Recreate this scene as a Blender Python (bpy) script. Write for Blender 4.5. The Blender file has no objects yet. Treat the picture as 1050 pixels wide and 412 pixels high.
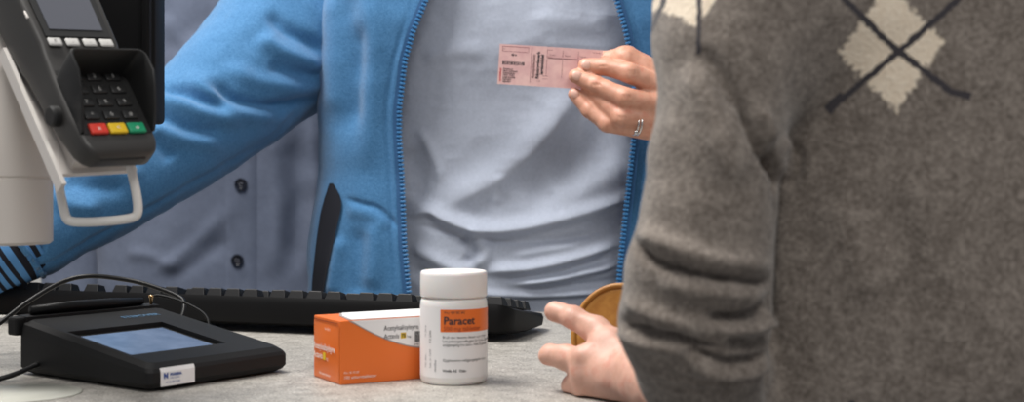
import bpy, bmesh, math, random
import numpy as np
from mathutils import Vector, Matrix
random.seed(7)
rng = np.random.default_rng(7)
scene = bpy.context.scene
COL = scene.collection
PI = math.pi

# ------------------------------------------------------------------ camera, light, exposure
FPX, HOR, CZ = 1400.0, 180.0, 1.10          # focal length in px, horizon row, eye height
cam_d = bpy.data.cameras.new('camera'); cam = bpy.data.objects.new('camera', cam_d); COL.objects.link(cam)
cam.location = (0, 0, CZ); cam.rotation_euler = (PI/2, 0, 0)
cam_d.sensor_width = 36; cam_d.lens = 36*FPX/1050; cam_d.shift_y = -(206-HOR)/1050
cam_d.clip_start = .05
cam_d.dof.use_dof = True; cam_d.dof.focus_distance = 1.17; cam_d.dof.aperture_fstop = 7.4
scene.camera = cam
scene.view_settings.view_transform = 'Standard'
try: scene.view_settings.look = 'None'
except Exception: pass
scene.view_settings.exposure = 0.0; scene.view_settings.gamma = 1
w = bpy.data.worlds.new('world'); scene.world = w; w.use_nodes = True
w.node_tree.nodes['Background'].inputs[0].default_value = (.93, .95, 1, 1)
w.node_tree.nodes['Background'].inputs[1].default_value = .30
def area(name, loc, target, sx, sy, power, col=(1, .97, .93)):
    l = bpy.data.lights.new(name, 'AREA'); l.shape = 'RECTANGLE'; l.size = sx; l.size_y = sy
    l.energy = power; l.color = col
    o = bpy.data.objects.new(name, l); COL.objects.link(o); o.location = loc
    o.rotation_euler = (Vector(target)-Vector(loc)).to_track_quat('-Z', 'Y').to_euler()
    return o
area('ceiling_panel_light', (-.75, 1.0, 2.75), (-.1, 1.5, 1), .7, .7, 44)
area('ceiling_panel_light', (.5, -.7, 2.75), (.2, 1.0, 1), 1.2, .6, 22)
area('ceiling_panel_light', (-.95, 1.75, 2.75), (-.6, 2.05, 1.3), .8, .5, 20)

# ------------------------------------------------------------------ helpers
def W(px, py, D):                      # a point of the photograph at distance D
    return np.array([(px-525)*D/FPX, D, CZ-(py-HOR)*D/FPX])
def S(px, D): return px*D/FPX
def mesh_obj(name, V, F, mat=None, parent=None, smooth=True, uv=None, mats=None, midx=None):
    me = bpy.data.meshes.new(name)
    V = np.asarray(V, dtype=np.float64)
    if isinstance(F, np.ndarray):
        n, k = F.shape
        me.vertices.add(len(V)); me.vertices.foreach_set('co', V.ravel())
        me.loops.add(n*k); me.loops.foreach_set('vertex_index', F.ravel().astype(np.int32))
        me.polygons.add(n); me.polygons.foreach_set('loop_start', (np.arange(n)*k).astype(np.int32))
        me.update(calc_edges=True)
    else:
        me.from_pydata([tuple(v) for v in V], [], F); me.update()
    me.validate()
    if uv is not None:
        l = me.uv_layers.new(name='cloth')
        idx = np.empty(len(me.loops), dtype=np.int32); me.loops.foreach_get('vertex_index', idx)
        l.data.foreach_set('uv', np.asarray(uv)[idx].ravel())
    me.polygons.foreach_set('use_smooth', [smooth]*len(me.polygons))
    for m in (mats or ([mat] if mat else [])): me.materials.append(m)
    if midx is not None: me.polygons.foreach_set('material_index', np.asarray(midx, dtype=np.int32))
    o = bpy.data.objects.new(name, me); COL.objects.link(o)
    if parent: o.parent = parent
    return o
def tag(o, label=None, cat=None, group=None, kind=None):
    if label: o['label'] = label
    if cat: o['category'] = cat
    if group: o['group'] = group
    if kind: o['kind'] = kind
    return o
def empty(name, loc, label=None, cat=None, rot=None, group=None):
    o = bpy.data.objects.new(name, None); COL.objects.link(o); o.location = loc; o.empty_display_size = .05
    if rot is not None: o.rotation_euler = rot
    tag(o, label, cat, group); return o
def keep(o, parent):                    # parent a mesh built in world coordinates
    bpy.context.view_layer.update()
    o.parent = parent; o.matrix_parent_inverse = Matrix.LocRotScale(parent.location, parent.rotation_euler, None).inverted()
    return o
class MB:                               # collects solids into one mesh
    def __init__(s): s.V = []; s.F = []; s.M = []
    def add(s, V, F, m=0):
        b = len(s.V); s.V += [tuple(v) for v in V]; s.F += [tuple(i+b for i in f) for f in F]; s.M += [m]*len(F); return s
    def box(s, c, d, m=0, rot=None, bev=0, seg=2):
        bm = bmesh.new(); bmesh.ops.create_cube(bm, size=1)
        for v in bm.verts: v.co = Vector((v.co.x*d[0], v.co.y*d[1], v.co.z*d[2]))
        if bev: bmesh.ops.bevel(bm, geom=bm.edges[:], offset=bev, segments=seg, profile=.5, affect='EDGES')
        R = rot or Matrix.Identity(3)
        bm.verts.index_update()
        s.add([R @ v.co + Vector(c) for v in bm.verts], [[v.index for v in f.verts] for f in bm.faces], m); bm.free(); return s
    def tube(s, pts, r, n=12, m=0, cap=True, closed=False):
        P, N, B, T = frames(pts, closed); k = len(P); rr = np.broadcast_to(np.asarray(r, float), (k,))
        a = np.linspace(0, 2*PI, n, endpoint=False); V = []
        for i in range(k):
            V += [P[i]+rr[i]*(math.cos(t)*N[i]+math.sin(t)*B[i]) for t in a]
        F = []
        for i in range(k if closed else k-1):
            i2 = (i+1) % k
            for j in range(n): F.append((i*n+j, i*n+(j+1) % n, i2*n+(j+1) % n, i2*n+j))
        if cap and not closed: F += [tuple(range(n))[::-1], tuple((k-1)*n+j for j in range(n))]
        return s.add(V, F, m)
    def lathe(s, prof, c=(0, 0, 0), n=48, m=0, axis=None):
        V = []; F = []; k = len(prof); c = Vector(c); R = axis or Matrix.Identity(3)
        for r, z in prof:
            for j in range(n):
                t = 2*PI*j/n; V.append(R @ Vector((r*math.cos(t), r*math.sin(t), z)) + c)
        for i in range(k-1):
            for j in range(n): F.append((i*n+j, i*n+(j+1) % n, (i+1)*n+(j+1) % n, (i+1)*n+j))
        if prof[0][0] > 1e-6: F.append(tuple(range(n))[::-1])
        if prof[-1][0] > 1e-6: F.append(tuple((k-1)*n+j for j in range(n)))
        return s.add(V, F, m)
    def prism(s, poly, fn, t, m=0):     # polygon (u,v) -> fn(u,v,w), w in 0..t
        n = len(poly); V = [fn(u, v, 0) for u, v in poly]+[fn(u, v, t) for u, v in poly]
        F = [tuple(range(n))[::-1], tuple(range(n, 2*n))]+[(i, (i+1) % n, n+(i+1) % n, n+i) for i in range(n)]
        return s.add(V, F, m)
    def build(s, name, mats, parent=None, smooth=True, auto=None):
        ms = mats if isinstance(mats, (list, tuple)) else [mats]
        o = mesh_obj(name, s.V, s.F, parent=parent, smooth=smooth, mats=ms, midx=s.M)
        bm = bmesh.new(); bm.from_mesh(o.data); bmesh.ops.recalc_face_normals(bm, faces=bm.faces)
        if auto:
            for e in bm.edges:
                if len(e.link_faces) == 2 and e.calc_face_angle(0) > auto: e.smooth = False
        bm.to_mesh(o.data); bm.free(); return o
def catmull(pts, n):
    P = np.asarray(pts, float); k = len(P); out = []
    t = np.linspace(0, k-1, n)
    for x in t:
        i = min(int(x), k-2); f = x-i
        p0, p1, p2, p3 = P[max(i-1, 0)], P[i], P[i+1], P[min(i+2, k-1)]
        out.append(.5*((2*p1)+(-p0+p2)*f+(2*p0-5*p1+4*p2-p3)*f*f+(-p0+3*p1-3*p2+p3)*f**3))
    return np.array(out)
def frames(pts, closed=False):
    P = np.asarray(pts, float); k = len(P)
    if closed: T = np.roll(P, -1, 0)-np.roll(P, 1, 0)
    else: T = np.gradient(P, axis=0)
    T /= np.linalg.norm(T, axis=1)[:, None]
    up = np.array([0, 0, 1.]) if abs(T[0][2]) < .9 else np.array([0, 1., 0])
    N = [np.cross(T[0], up)]; N[0] /= np.linalg.norm(N[0])
    for i in range(1, k):
        v = N[-1]-T[i]*np.dot(N[-1], T[i]); N.append(v/np.linalg.norm(v))
    N = np.array(N); B = np.cross(T, N); return P, N, B, T
# ---- smooth noise
_perm = rng.random((64, 64, 64)).astype(np.float32)
def vnoise(p):
    p = np.asarray(p, float); i = np.floor(p).astype(int); f = p-i; f = f*f*(3-2*f); r = 0
    for dx in (0, 1):
        for dy in (0, 1):
            for dz in (0, 1):
                wgt = (f[..., 0] if dx else 1-f[..., 0])*(f[..., 1] if dy else 1-f[..., 1])*(f[..., 2] if dz else 1-f[..., 2])
                r = r+wgt*_perm[(i[..., 0]+dx) % 64, (i[..., 1]+dy) % 64, (i[..., 2]+dz) % 64]
    return r*2-1
# ---- cloth folds: polylines (world X, Z given through the photo's px at distance D), width and height in metres
def fold_field(Q, folds):
    """Q (n,2) world X,Z; folds: list of (pts_xz, width, amp, sharp_side)"""
    out = np.zeros(len(Q))
    for pts, wd, amp, *asy in folds:
        pts = np.asarray(pts, float); best = np.full(len(Q), 1e9); sd = np.zeros(len(Q)); tt = np.zeros(len(Q)); L = np.r_[0, np.cumsum(np.linalg.norm(np.diff(pts, axis=0), axis=1))]
        for i in range(len(pts)-1):
            a, b = pts[i], pts[i+1]; ba = b-a; h = np.clip(((Q-a) @ ba)/(ba @ ba), 0, 1)
            d = np.linalg.norm(Q-a-h[:, None]*ba, axis=1); m = d < best
            best[m] = d[m]; sd[m] = (ba[0]*(Q[:, 1]-a[1])-ba[1]*(Q[:, 0]-a[0]))[m]; tt[m] = (L[i]+h*np.linalg.norm(ba))[m]
        s = tt/L[-1]; tp = np.clip(np.minimum(s, 1-s)/.22, 0, 1); tp = tp*tp*(3-2*tp)
        ww = np.where(sd < 0, wd*(asy[0] if asy else 1), wd); out += amp*tp*np.exp(-(best/ww)**2)
    return out
def F_(D, wpx, amp, pts, asy=1):               # fold written at distance D
    P = catmull([W(x, y, D)[[0, 2]] for x, y in pts], 4*len(pts))
    return (P, S(wpx, D), amp, asy)
# ---- distance fields
def cone(P, a, b, ra, rb):
    a = np.asarray(a, float); b = np.asarray(b, float); ba = b-a; q = P-a.astype(P.dtype)
    h = np.clip((q @ ba.astype(P.dtype))/float(ba @ ba), 0, 1)
    return np.linalg.norm(q-h[..., None]*ba.astype(P.dtype), axis=-1)-(ra+(rb-ra)*h)
def ellip(P, c, r, R=None):
    q = P-np.asarray(c, P.dtype)
    if R is not None: q = q @ np.asarray(R, P.dtype)
    r = np.asarray(r, P.dtype); k0 = np.linalg.norm(q/r, axis=-1); k1 = np.linalg.norm(q/(r*r), axis=-1)+1e-9
    return k0*(k0-1)/k1
def smin(a, b, k):
    h = np.maximum(k-np.abs(a-b), 0)/k
    return np.minimum(a, b)-h*h*k*.25
def nets(f, lo, hi, h):
    ax = [np.arange(lo[i], hi[i]+h, h, dtype=np.float32) for i in range(3)]
    G = np.stack(np.meshgrid(*ax, indexing='ij'), -1); V = f(G).astype(np.float32); del G
    I = V < 0; n = np.array(V.shape); c = n-1
    cnt = sum(I[a:a+c[0], b:b+c[1], d:d+c[2]].astype(np.int8) for a in (0, 1) for b in (0, 1) for d in (0, 1))
    act = (cnt > 0) & (cnt < 8); idx = -np.ones(c, np.int64); cells = np.argwhere(act); idx[act] = np.arange(len(cells))
    acc = np.zeros((len(cells), 3)); num = np.zeros(len(cells))
    cor = [np.array((a, b, d)) for a in (0, 1) for b in (0, 1) for d in (0, 1)]
    for p in cor:
        for q in cor:
            if (q-p).sum() == 1 and (q >= p).all():
                A = cells+p; B = cells+q; va = V[A[:, 0], A[:, 1], A[:, 2]]; vb = V[B[:, 0], B[:, 1], B[:, 2]]
                m = (va < 0) != (vb < 0); t = np.where(m, va/np.where(m, va-vb, 1), 0)
                acc[m] += (p+(q-p)*t[:, None])[m]; num[m] += 1
    verts = (cells+acc/num[:, None])*h+np.asarray(lo)
    faces = []
    for x in range(3):
        y, z = (x+1) % 3, (x+2) % 3
        s0 = [slice(None)]*3; s1 = [slice(None)]*3; s0[x] = slice(0, -1); s1[x] = slice(1, None)
        ch = I[tuple(s0)] != I[tuple(s1)]; E = np.argwhere(ch)
        E = E[(E[:, y] > 0) & (E[:, z] > 0) & (E[:, y] < n[y]-1) & (E[:, z] < n[z]-1)]
        ins = I[E[:, 0], E[:, 1], E[:, 2]]
        def at(dy, dz):
            e = E.copy(); e[:, y] -= dy; e[:, z] -= dz; return idx[e[:, 0], e[:, 1], e[:, 2]]
        q = np.stack([at(1, 1), at(0, 1), at(0, 0), at(1, 0)], 1)
        q[~ins] = q[~ins][:, ::-1]; faces.append(q)
    return verts, np.concatenate(faces)
def vnormals(V, F):
    n = np.cross(V[F[:, 2]]-V[F[:, 0]], V[F[:, 3]]-V[F[:, 1]]); N = np.zeros_like(V)
    for k in range(4): np.add.at(N, F[:, k], n)
    return N/(np.linalg.norm(N, axis=1)[:, None]+1e-12)
def grid_faces(nu, nv, wrap_v=False):   # nu rows, nv columns
    F = []
    i = np.arange(nu-1)[:, None]; j = np.arange(nv if wrap_v else nv-1)[None, :]; j2 = (j+1) % nv
    return np.stack([i*nv+j, i*nv+j2, (i+1)*nv+j2, (i+1)*nv+j], -1).reshape(-1, 4)
def text_data(s, size, bold=0, align='LEFT', xs=1.0):
    cu = bpy.data.curves.new('txt', 'FONT'); cu.body = s; cu.size = size; cu.offset = bold; cu.align_x = align; cu.resolution_u = 2
    o = bpy.data.objects.new('txt', cu); COL.objects.link(o); dg = bpy.context.evaluated_depsgraph_get()
    me = o.evaluated_get(dg).to_mesh(); V = [(v.co.x*xs, v.co.y) for v in me.vertices]; F = [tuple(p.vertices) for p in me.polygons]
    o.evaluated_get(dg).to_mesh_clear(); bpy.data.objects.remove(o); bpy.data.curves.remove(cu); return V, F
def put_text(mb, s, size, fn, u, v, m=0, bold=0, xs=1.0, rot=0, align='LEFT'):
    V, F = text_data(s, size, bold, align, xs); c, sn = math.cos(rot), math.sin(rot)
    mb.add([fn(u+x*c-y*sn, v+x*sn+y*c) for x, y in V], F, m)

# ------------------------------------------------------------------ materials
def mat(name, col, rough=.5, metal=0, **kw):
    m = bpy.data.materials.new(name); m.use_nodes = True; b = m.node_tree.nodes['Principled BSDF']
    b.inputs['Base Color'].default_value = (*col, 1); b.inputs['Roughness'].default_value = rough; b.inputs['Metallic'].default_value = metal
    for k, v in kw.items(): b.inputs[k.replace('_', ' ')].default_value = v
    return m
class NT:
    def __init__(s, m): s.t = m.node_tree; s.b = s.t.nodes['Principled BSDF']
    def n(s, typ, **kw):
        x = s.t.nodes.new(typ)
        for k, v in kw.items(): setattr(x, k, v)
        return x
    def l(s, a, b): s.t.links.new(a, b)
    def val(s, x, v):
        if isinstance(v, (int, float)): x.default_value = v
        else: s.l(v, x)
    def math(s, op, a, b=0, c=None):
        x = s.n('ShaderNodeMath', operation=op); s.val(x.inputs[0], a); s.val(x.inputs[1], b)
        if c is not None: s.val(x.inputs[2], c)
        return x.outputs[0]
    def noise(s, scale, detail=2, rough=.5, vec=None, dist=0):
        x = s.n('ShaderNodeTexNoise'); x.inputs['Scale'].default_value = scale; x.inputs['Detail'].default_value = detail
        x.inputs['Roughness'].default_value = rough; x.inputs['Distortion'].default_value = dist
        if vec is not None: s.l(vec, x.inputs['Vector'])
        return x.outputs['Fac']
    def obj(s): return s.n('ShaderNodeTexCoord').outputs['Object']
    def uv(s): return s.n('ShaderNodeTexCoord').outputs['UV']
    def mix(s, f, a, b):
        x = s.n('ShaderNodeMix', data_type='RGBA'); s.val(x.inputs[0], f)
        for i, c in ((6, a), (7, b)):
            if isinstance(c, tuple): x.inputs[i].default_value = (*c, 1)
            else: s.l(c, x.inputs[i])
        return x.outputs[2]
    def ramp(s, f, stops):
        x = s.n('ShaderNodeValToRGB'); s.l(f, x.inputs[0]); e = x.color_ramp.elements
        while len(e) < len(stops): e.new(.5)
        for q, (p, c) in zip(e, stops): q.position = p; q.color = (*c, 1)
        return x.outputs[0]
    def col(s, c): s.l(c, s.b.inputs['Base Color'])
    def bump(s, h, strength=.3, dist=.001):
        x = s.n('ShaderNodeBump'); x.inputs['Strength'].default_value = strength; x.inputs['Distance'].default_value = dist
        s.l(h, x.inputs['Height']); s.l(x.outputs[0], s.b.inputs['Normal'])
    def scale(s, vec, sc):
        x = s.n('ShaderNodeMapping'); x.inputs['Scale'].default_value = sc; s.l(vec, x.inputs['Vector']); return x.outputs[0]
def cloth(name, c1, c2, weave=900, bump=.35, rough=.9, patch=40, sheen=.15, stretch=(1, 1, 1)):
    m = mat(name, c1, rough); t = NT(m); o = t.scale(t.obj(), stretch)
    a = t.noise(weave, 2, .6, o); b = t.noise(patch, 3, .6, o)
    f = t.math('ADD', t.math('MULTIPLY', a, .6), t.math('MULTIPLY', b, .4))
    t.col(t.ramp(f, [(.35, c1), (.65, c2)]))
    t.bump(t.math('ADD', a, t.math('MULTIPLY', b, .6)), bump, .0006)
    t.b.inputs['Sheen Weight'].default_value = sheen; t.b.inputs['Sheen Roughness'].default_value = .5
    t.b.inputs['Specular IOR Level'].default_value = .15
    return m
M = {}
M['tee'] = cloth('pale_jersey', (.375, .415, .505), (.465, .51, .61), 1500, .22, patch=260, sheen=.05)
M['fleece'] = cloth('blue_fleece', (.045, .155, .32), (.08, .225, .435), 620, .8, patch=240, sheen=.25)
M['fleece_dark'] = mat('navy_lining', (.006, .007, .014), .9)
M['shirt'] = cloth('blue_grey_cotton', (.115, .135, .19), (.145, .17, .235), 1400, .15, patch=120, sheen=.05)
M['trousers'] = cloth('dark_trouser_cloth', (.02, .025, .04), (.03, .035, .05), 900, .2)
M['zip'] = mat('blue_zip_plastic', (.045, .19, .42), .35)
M['zip_tape'] = mat('blue_zip_tape', (.025, .10, .24), .8)
M['black'] = mat('black_plastic', (.004, .004, .0045), .45, Specular_IOR_Level=.3); 
M['black2'] = mat('black_soft_plastic', (.006, .006, .0065), .6, Specular_IOR_Level=.35)
t = NT(M['black2']); t.bump(t.noise(2500, 1, .5, t.obj()), .15, .0003)
M['case'] = mat('keyboard_black', (.0035, .0035, .004), .55, Specular_IOR_Level=.18)
M['key'] = mat('black_keycap', (.008, .008, .009), .5, Specular_IOR_Level=.35)
M['white_plastic'] = mat('white_plastic', (.80, .78, .75), .35)
M['bottle_white'] = mat('bottle_white', (.82, .80, .78), .32, Subsurface_Weight=.15, Subsurface_Scale=.004)
M['paper'] = mat('white_label_paper', (.83, .82, .82), .45)
M['orange'] = mat('orange_print', (.80, .17, .025), .38)
M['ink'] = mat('dark_ink', (.03, .03, .035), .6)
M['ink_grey'] = mat('grey_ink', (.22, .22, .25), .6)
M['ink_white'] = mat('white_ink', (.85, .80, .75), .6)
M['ink_yellow'] = mat('yellow_ink', (.75, .50, .02), .6)
M['ink_green'] = mat('green_ink', (.10, .35, .08), .6)
M['ink_blue'] = mat('blue_ink', (.03, .08, .30), .5)
M['brass'] = mat('brass', (.75, .50, .25), .3, 1)
M['silver'] = mat('silver', (.75, .74, .72), .22, 1)
# skin
def skin(name, a, b, c):
    m = mat(name, a, .48, Subsurface_Weight=.12, Subsurface_Scale=.004); t = NT(m); o = t.obj()
    f = t.noise(75, 3, .6, o); g = t.noise(900, 2, .6, o)
    t.col(t.mix(t.math('MULTIPLY', g, .25), t.ramp(f, [(.33, a), (.55, b), (.72, c)]), (a[0]*.8, a[1]*.65, a[2]*.6)))
    t.bump(g, .35, .0004); t.b.inputs['Subsurface Radius'].default_value = (1, .35, .2); return m
M['skin_w'] = skin('light_skin', (.56, .27, .18), (.66, .35, .245), (.62, .25, .17))
M['skin_c'] = skin('rosy_skin', (.64, .36, .27), (.74, .44, .34), (.70, .32, .24))
M['nail'] = mat('fingernail', (.76, .46, .37), .35)
# ------------------------------------------------------------------ setting
CT = .95                                # height of the counter top
m = mat('floor_vinyl', (.32, .31, .29), .5); t = NT(m); t.col(t.ramp(t.noise(60, 4, .6, t.obj()), [(.3, (.27, .26, .25)), (.7, (.37, .36, .34))]))
tag(MB().box((0, 1.2, -.05), (6, 6, .1)).build('floor', m, smooth=False), kind='structure')
m = mat('wall_paint', (.62, .62, .60), .8); t = NT(m); t.bump(t.noise(300, 2, .5, t.obj()), .1, .0005)
tag(MB().box((0, 3.65, 1.4), (6, .1, 2.8)).build('wall_back', m, smooth=False), kind='structure')
tag(MB().box((0, 3.59, .05), (6, .02, .1)).build('baseboard_back', M['white_plastic'], smooth=False), kind='structure')
# counter
m = mat('speckled_grey_laminate', (.4, .39, .36), .42); t = NT(m); o_ = t.obj()
f1 = t.noise(520, 3, .7, o_); f2 = t.noise(90, 4, .6, o_)
f = t.math('ADD', t.math('MULTIPLY', f1, .72), t.math('MULTIPLY', f2, .28))
t.col(t.ramp(f, [(.38, (.12, .11, .10)), (.47, (.34, .32, .29)), (.55, (.42, .40, .365)), (.64, (.66, .63, .58))]))
t.bump(f1, .08, .0003)
ct = empty('service_counter', (0, 1.2, 0), 'long pharmacy service counter with speckled light grey top', 'counter')
keep(MB().box((0, 1.205, CT-.02), (2.6, .61, .04), bev=.006, seg=3).build('countertop', m), ct)
mp = mat('counter_panel', (.55, .54, .52), .5)
keep(MB().box((0, 1.25, .455), (2.5, .46, .91), bev=.004).build('counter_base', mp), ct)

# ------------------------------------------------------------------ tall card terminal on its white stand
TD = .90; tu = TD/FPX
R_ = np.array([.85, 0.524, .051]); U_ = np.array([-.395, .455, .790]); R_ /= np.linalg.norm(R_)
_a = math.atan(405/FPX); _r = np.array([[math.cos(_a), -math.sin(_a), 0], [math.sin(_a), math.cos(_a), 0], [0, 0, 1]]); R_ = _r @ R_; U_ = _r @ U_
U_ -= R_*np.dot(R_, U_); U_ /= np.linalg.norm(U_); N_ = np.cross(R_, U_)   # N_ towards the viewer
O_ = W(119.5, 133, TD)
def T3(x, y, z=0): return O_+tu*(x*R_+y*U_+z*N_)
TM = Matrix([[R_[i], U_[i], N_[i]] for i in range(3)])
term = empty('card_terminal', T3(0, 90, -20), 'dark grey card payment terminal with red, yellow and green keys', 'card terminal')
M['term'] = mat('terminal_grey', (.040, .038, .036), .42)
M['term_dark'] = mat('terminal_black', (.010, .010, .010), .5)
M['term_screen'] = mat('terminal_screen', (.10, .105, .125), .12)
# body: lofted rounded sections along the length
def rrect(hw, z0, z1, r, n=5):
    pts = []
    for cx, cy, a0 in ((hw-r, z1-r, 0), (-hw+r, z1-r, 90), (-hw+r, z0+r, 180), (hw-r, z0+r, 270)):
        for k in range(n):
            a = math.radians(a0+90*k/(n-1)); pts.append((cx+r*math.cos(a), cy+r*math.sin(a)))
    return pts
secs = []
for y, hw, z0, z1 in ((-30, 28, -20, -7), (-28, 35, -25, -4), (-24, 39, -27, -1), (-14, 43, -30, 0), (20, 46, -36, 0), (70, 46, -42, 0), (100, 46, -46, 2), (112, 47, -48, 6), (200, 50, -55, 8), (240, 50, -55, 4), (252, 44, -50, -4)):
    secs.append([T3(x, y, z) for x, z in rrect(hw, z0, z1, 6)])
k = len(secs[0]); V = [p for s in secs for p in s]; Fc = [(i*k+j, i*k+(j+1) % k, (i+1)*k+(j+1) % k, (i+1)*k+j) for i in range(len(secs)-1) for j in range(k)]
Fc += [tuple(range(k))[::-1], tuple((len(secs)-1)*k+j for j in range(k))]
mb = MB(); mb.add(V, Fc); body = keep(mb.build('body', M['term'], auto=.8), term)
mb = MB(); mb.prism([(-40, -5), (40, -5), (40, 78), (-40, 78)], lambda u, v, z: T3(u, v, z+.3), .6)
keep(mb.build('keypad_panel', M['term_dark'], smooth=False), term)
mb = MB(); mb.prism([(-38, 118), (38, 118), (40, 198), (-40, 198)], lambda u, v, z: T3(u, v, 7+z+(v-118)*.02), 1.4)
bz = keep(mb.build('screen_bezel', M['term_dark'], smooth=False), term)
mb = MB(); mb.prism([(-31, 127), (31, 127), (32, 190), (-32, 190)], lambda u, v, z: T3(u, v, 8.6+z+(v-118)*.02), .6)
keep(mb.build('screen', M['term_screen'], smooth=False), term)
M['fkey'] = mat('silver_button', (.55, .54, .52), .35)
def tkey(name, x, y, wd, hg, th, mt, sym=None, mlab=None, z=0):
    mb = MB().box(T3(x, y, z+th/2), (wd*tu, hg*tu, th*tu), rot=TM, bev=1.6*tu, seg=3)
    o = keep(mb.build(name, mt), term)
    if sym:
        q = MB(); put_text(q, sym, hg*.62, lambda u, v: T3(u, v, z+th+.25), x, y-hg*.22, align='CENTER')
        keep(q.build('key_symbol', mlab or M['ink_white'], smooth=False), term).name = 'key_symbol'
    return o
for i, s in enumerate(('F1', 'F2', 'F3', 'F4')): tkey('function_button', -30+20*i, 111, 15, 10, 3, M['fkey'], ('F', '▲', '▼', '.')[i] if i in (0, 3) else '-', M['term_dark'], z=6)
M['kred'] = mat('red_key', (.72, .05, .03), .4); M['kyel'] = mat('yellow_key', (.80, .52, .02), .4); M['kgrn'] = mat('green_key', (.01, .28, .13), .4)
for x, mt, s in ((-22, M['kred'], 'x'), (0, M['kyel'], '<'), (22, M['kgrn'], 'o')): tag(tkey('key', x, 0, 20, 13, 4.5, mt, s), {'x': 'red cancel key', '<': 'yellow correction key', 'o': 'green confirm key'}[s])
M['tkey'] = mat('terminal_key', (.022, .022, .022), .35)
lab = ['* 0 #', '7 8 9', '4 5 6', '1 2 3']
for r in range(4):
    for c in range(3): tkey('key', -22+22*c, 18+17*r, 17, 11, 3.5, M['tkey'], lab[r].split()[c], M['fkey'])
# hood around the keypad
path = [(-41, -4), (-41, 14), (-41, 30), (-41, 46), (-41, 61)]+[(-33-8*math.cos(a), 63+10*math.sin(a)) for a in (.4, .8, 1.2, PI/2)]
path += [(-x, y) for x, y in path[::-1]]
def hh(y): return 3+38*min(1, max(0, (y+4)/48))**.8
V = []; n = len(path)
for i, (x, y) in enumerate(path):
    a = np.array(path[min(i+1, n-1)])-np.array(path[max(i-1, 0)]); a = a/np.linalg.norm(a); nx, ny = a[1], -a[0]
    for sgn, z in ((1, 0), (1, hh(y)), (.5, hh(y)+1), (-.5, hh(y)+1), (-1, hh(y)), (-1, 0)):
        lean = 1+.06*z/45; V.append(T3((x+nx*sgn*1.6)*lean, y+ny*sgn*1.6, z))
Fc = [(i*6+j, (i+1)*6+j, (i+1)*6+(j+1) % 6, i*6+(j+1) % 6) for i in range(n-1) for j in range(6)]+[tuple(range(6)), tuple((n-1)*6+j for j in range(6))]
mb = MB(); mb.add(V, Fc); keep(mb.build('privacy_hood', M['term_dark'], auto=.8), term)
mb = MB(); mb.box(T3(0, -28.5, -10), (52*tu, 6*tu, 2*tu), rot=TM, bev=.5*tu); keep(mb.build('card_slot', M['term_dark']), term)
mb = MB(); put_text(mb, '▪▪', 6, lambda u, v: T3(u, v, .6), 0, -18, align='CENTER')
AX = Matrix([[N_[i], U_[i], R_[i]] for i in range(3)])
mb = MB(); mb.lathe([(0, -7*tu), (9*tu, -7*tu), (11*tu, -5*tu), (11*tu, 2*tu)], T3(-48, 33, -18), 24, axis=AX); keep(mb.build('side_knob', M['term_dark'], auto=.7), term)
mb = MB().box(T3(-46, 150, 4), (3*tu, 10*tu, 3*tu), rot=TM, bev=.6*tu); keep(mb.build('status_light', M['ink_white']), term)

# stand: pole on the counter (left of the picture), arm, swivel tube, cradle, wire loop
SD = .975
st = empty('terminal_stand', (-.62, SD, CT), 'off white pole stand carrying the card terminal on a tilted cradle', 'stand')
m = mat('off_white_paint', (.66, .61, .56), .4)
c = W(4, 200, SD); rt = S(48, SD); z0 = W(0, 250, SD)[2]; zs = W(0, 182, SD)[2]
mb = MB(); mb.lathe([(rt*.5, z0+.002), (rt*.93, z0), (rt, z0+.002), (rt, zs-.0012), (rt*.97, zs-.0006), (rt*.97, zs), (rt, zs+.0012), (rt, z0+.165), (rt*.9, z0+.17), (0, z0+.17)], (c[0], SD, 0), 64)
keep(mb.build('swivel_tube', m, auto=.6), st)
mb = MB(); mb.tube([(c[0]-rt*.8, SD, z0+.045), (-.62, SD, z0+.045)], .016, 20); keep(mb.build('arm', m, auto=.9), st)
mb = MB(); mb.lathe([(.055, CT), (.055, CT+.008), (.02, CT+.014), (.02, CT+.24), (.0, CT+.245)], (-.62, SD, 0), 40); keep(mb.build('pole', m, auto=.6), st)
cpl = mat('cradle_white', (.72, .68, .64), .4)
mb = MB()
mb.prism([(-48, -12), (46, -12), (46, 150), (-48, 150)], lambda u, v, z: T3(u, v, -62+z), 6)
mb.prism([(-52, -30), (-47, -30), (-47, 150), (-52, 150)], lambda u, v, z: T3(u, v, -62+z), 14)
mb.prism([(-30, -6), (30, -6), (30, 60), (-30, 60)], lambda u, v, z: T3(u, v, -58+z), 27)
cr = keep(mb.build('cradle', cpl, smooth=False), st)
a = T3(8, 70, -60); mb = MB().tube([a, W(44, 104, .965), W(20, 108, SD)], .009, 16); keep(mb.build('cradle_arm', cpl, auto=.9), st)
LP = [W(80, 152, .915), W(57, 157, .918), W(55.5, 163, .92), W(66, 221, .925), W(72, 229, .925), W(135, 225, .925), W(144, 218, .925), W(133, 165, .92), W(126, 150, .918)]
dense = []
for i in range(len(LP)-1):
    for f_ in (0, .33, .66): dense.append(LP[i]*(1-f_)+LP[i+1]*f_)
dense.append(LP[-1]); dense = np.array(dense)
for _ in range(2): dense[1:-1] = (dense[:-2]+2*dense[1:-1]+dense[2:])/4
mb = MB().tube(catmull(dense, 90), S(4.8, .92), 14); keep(mb.build('wire_loop', mat('loop_white', (.82, .79, .75), .3)), st)

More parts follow.
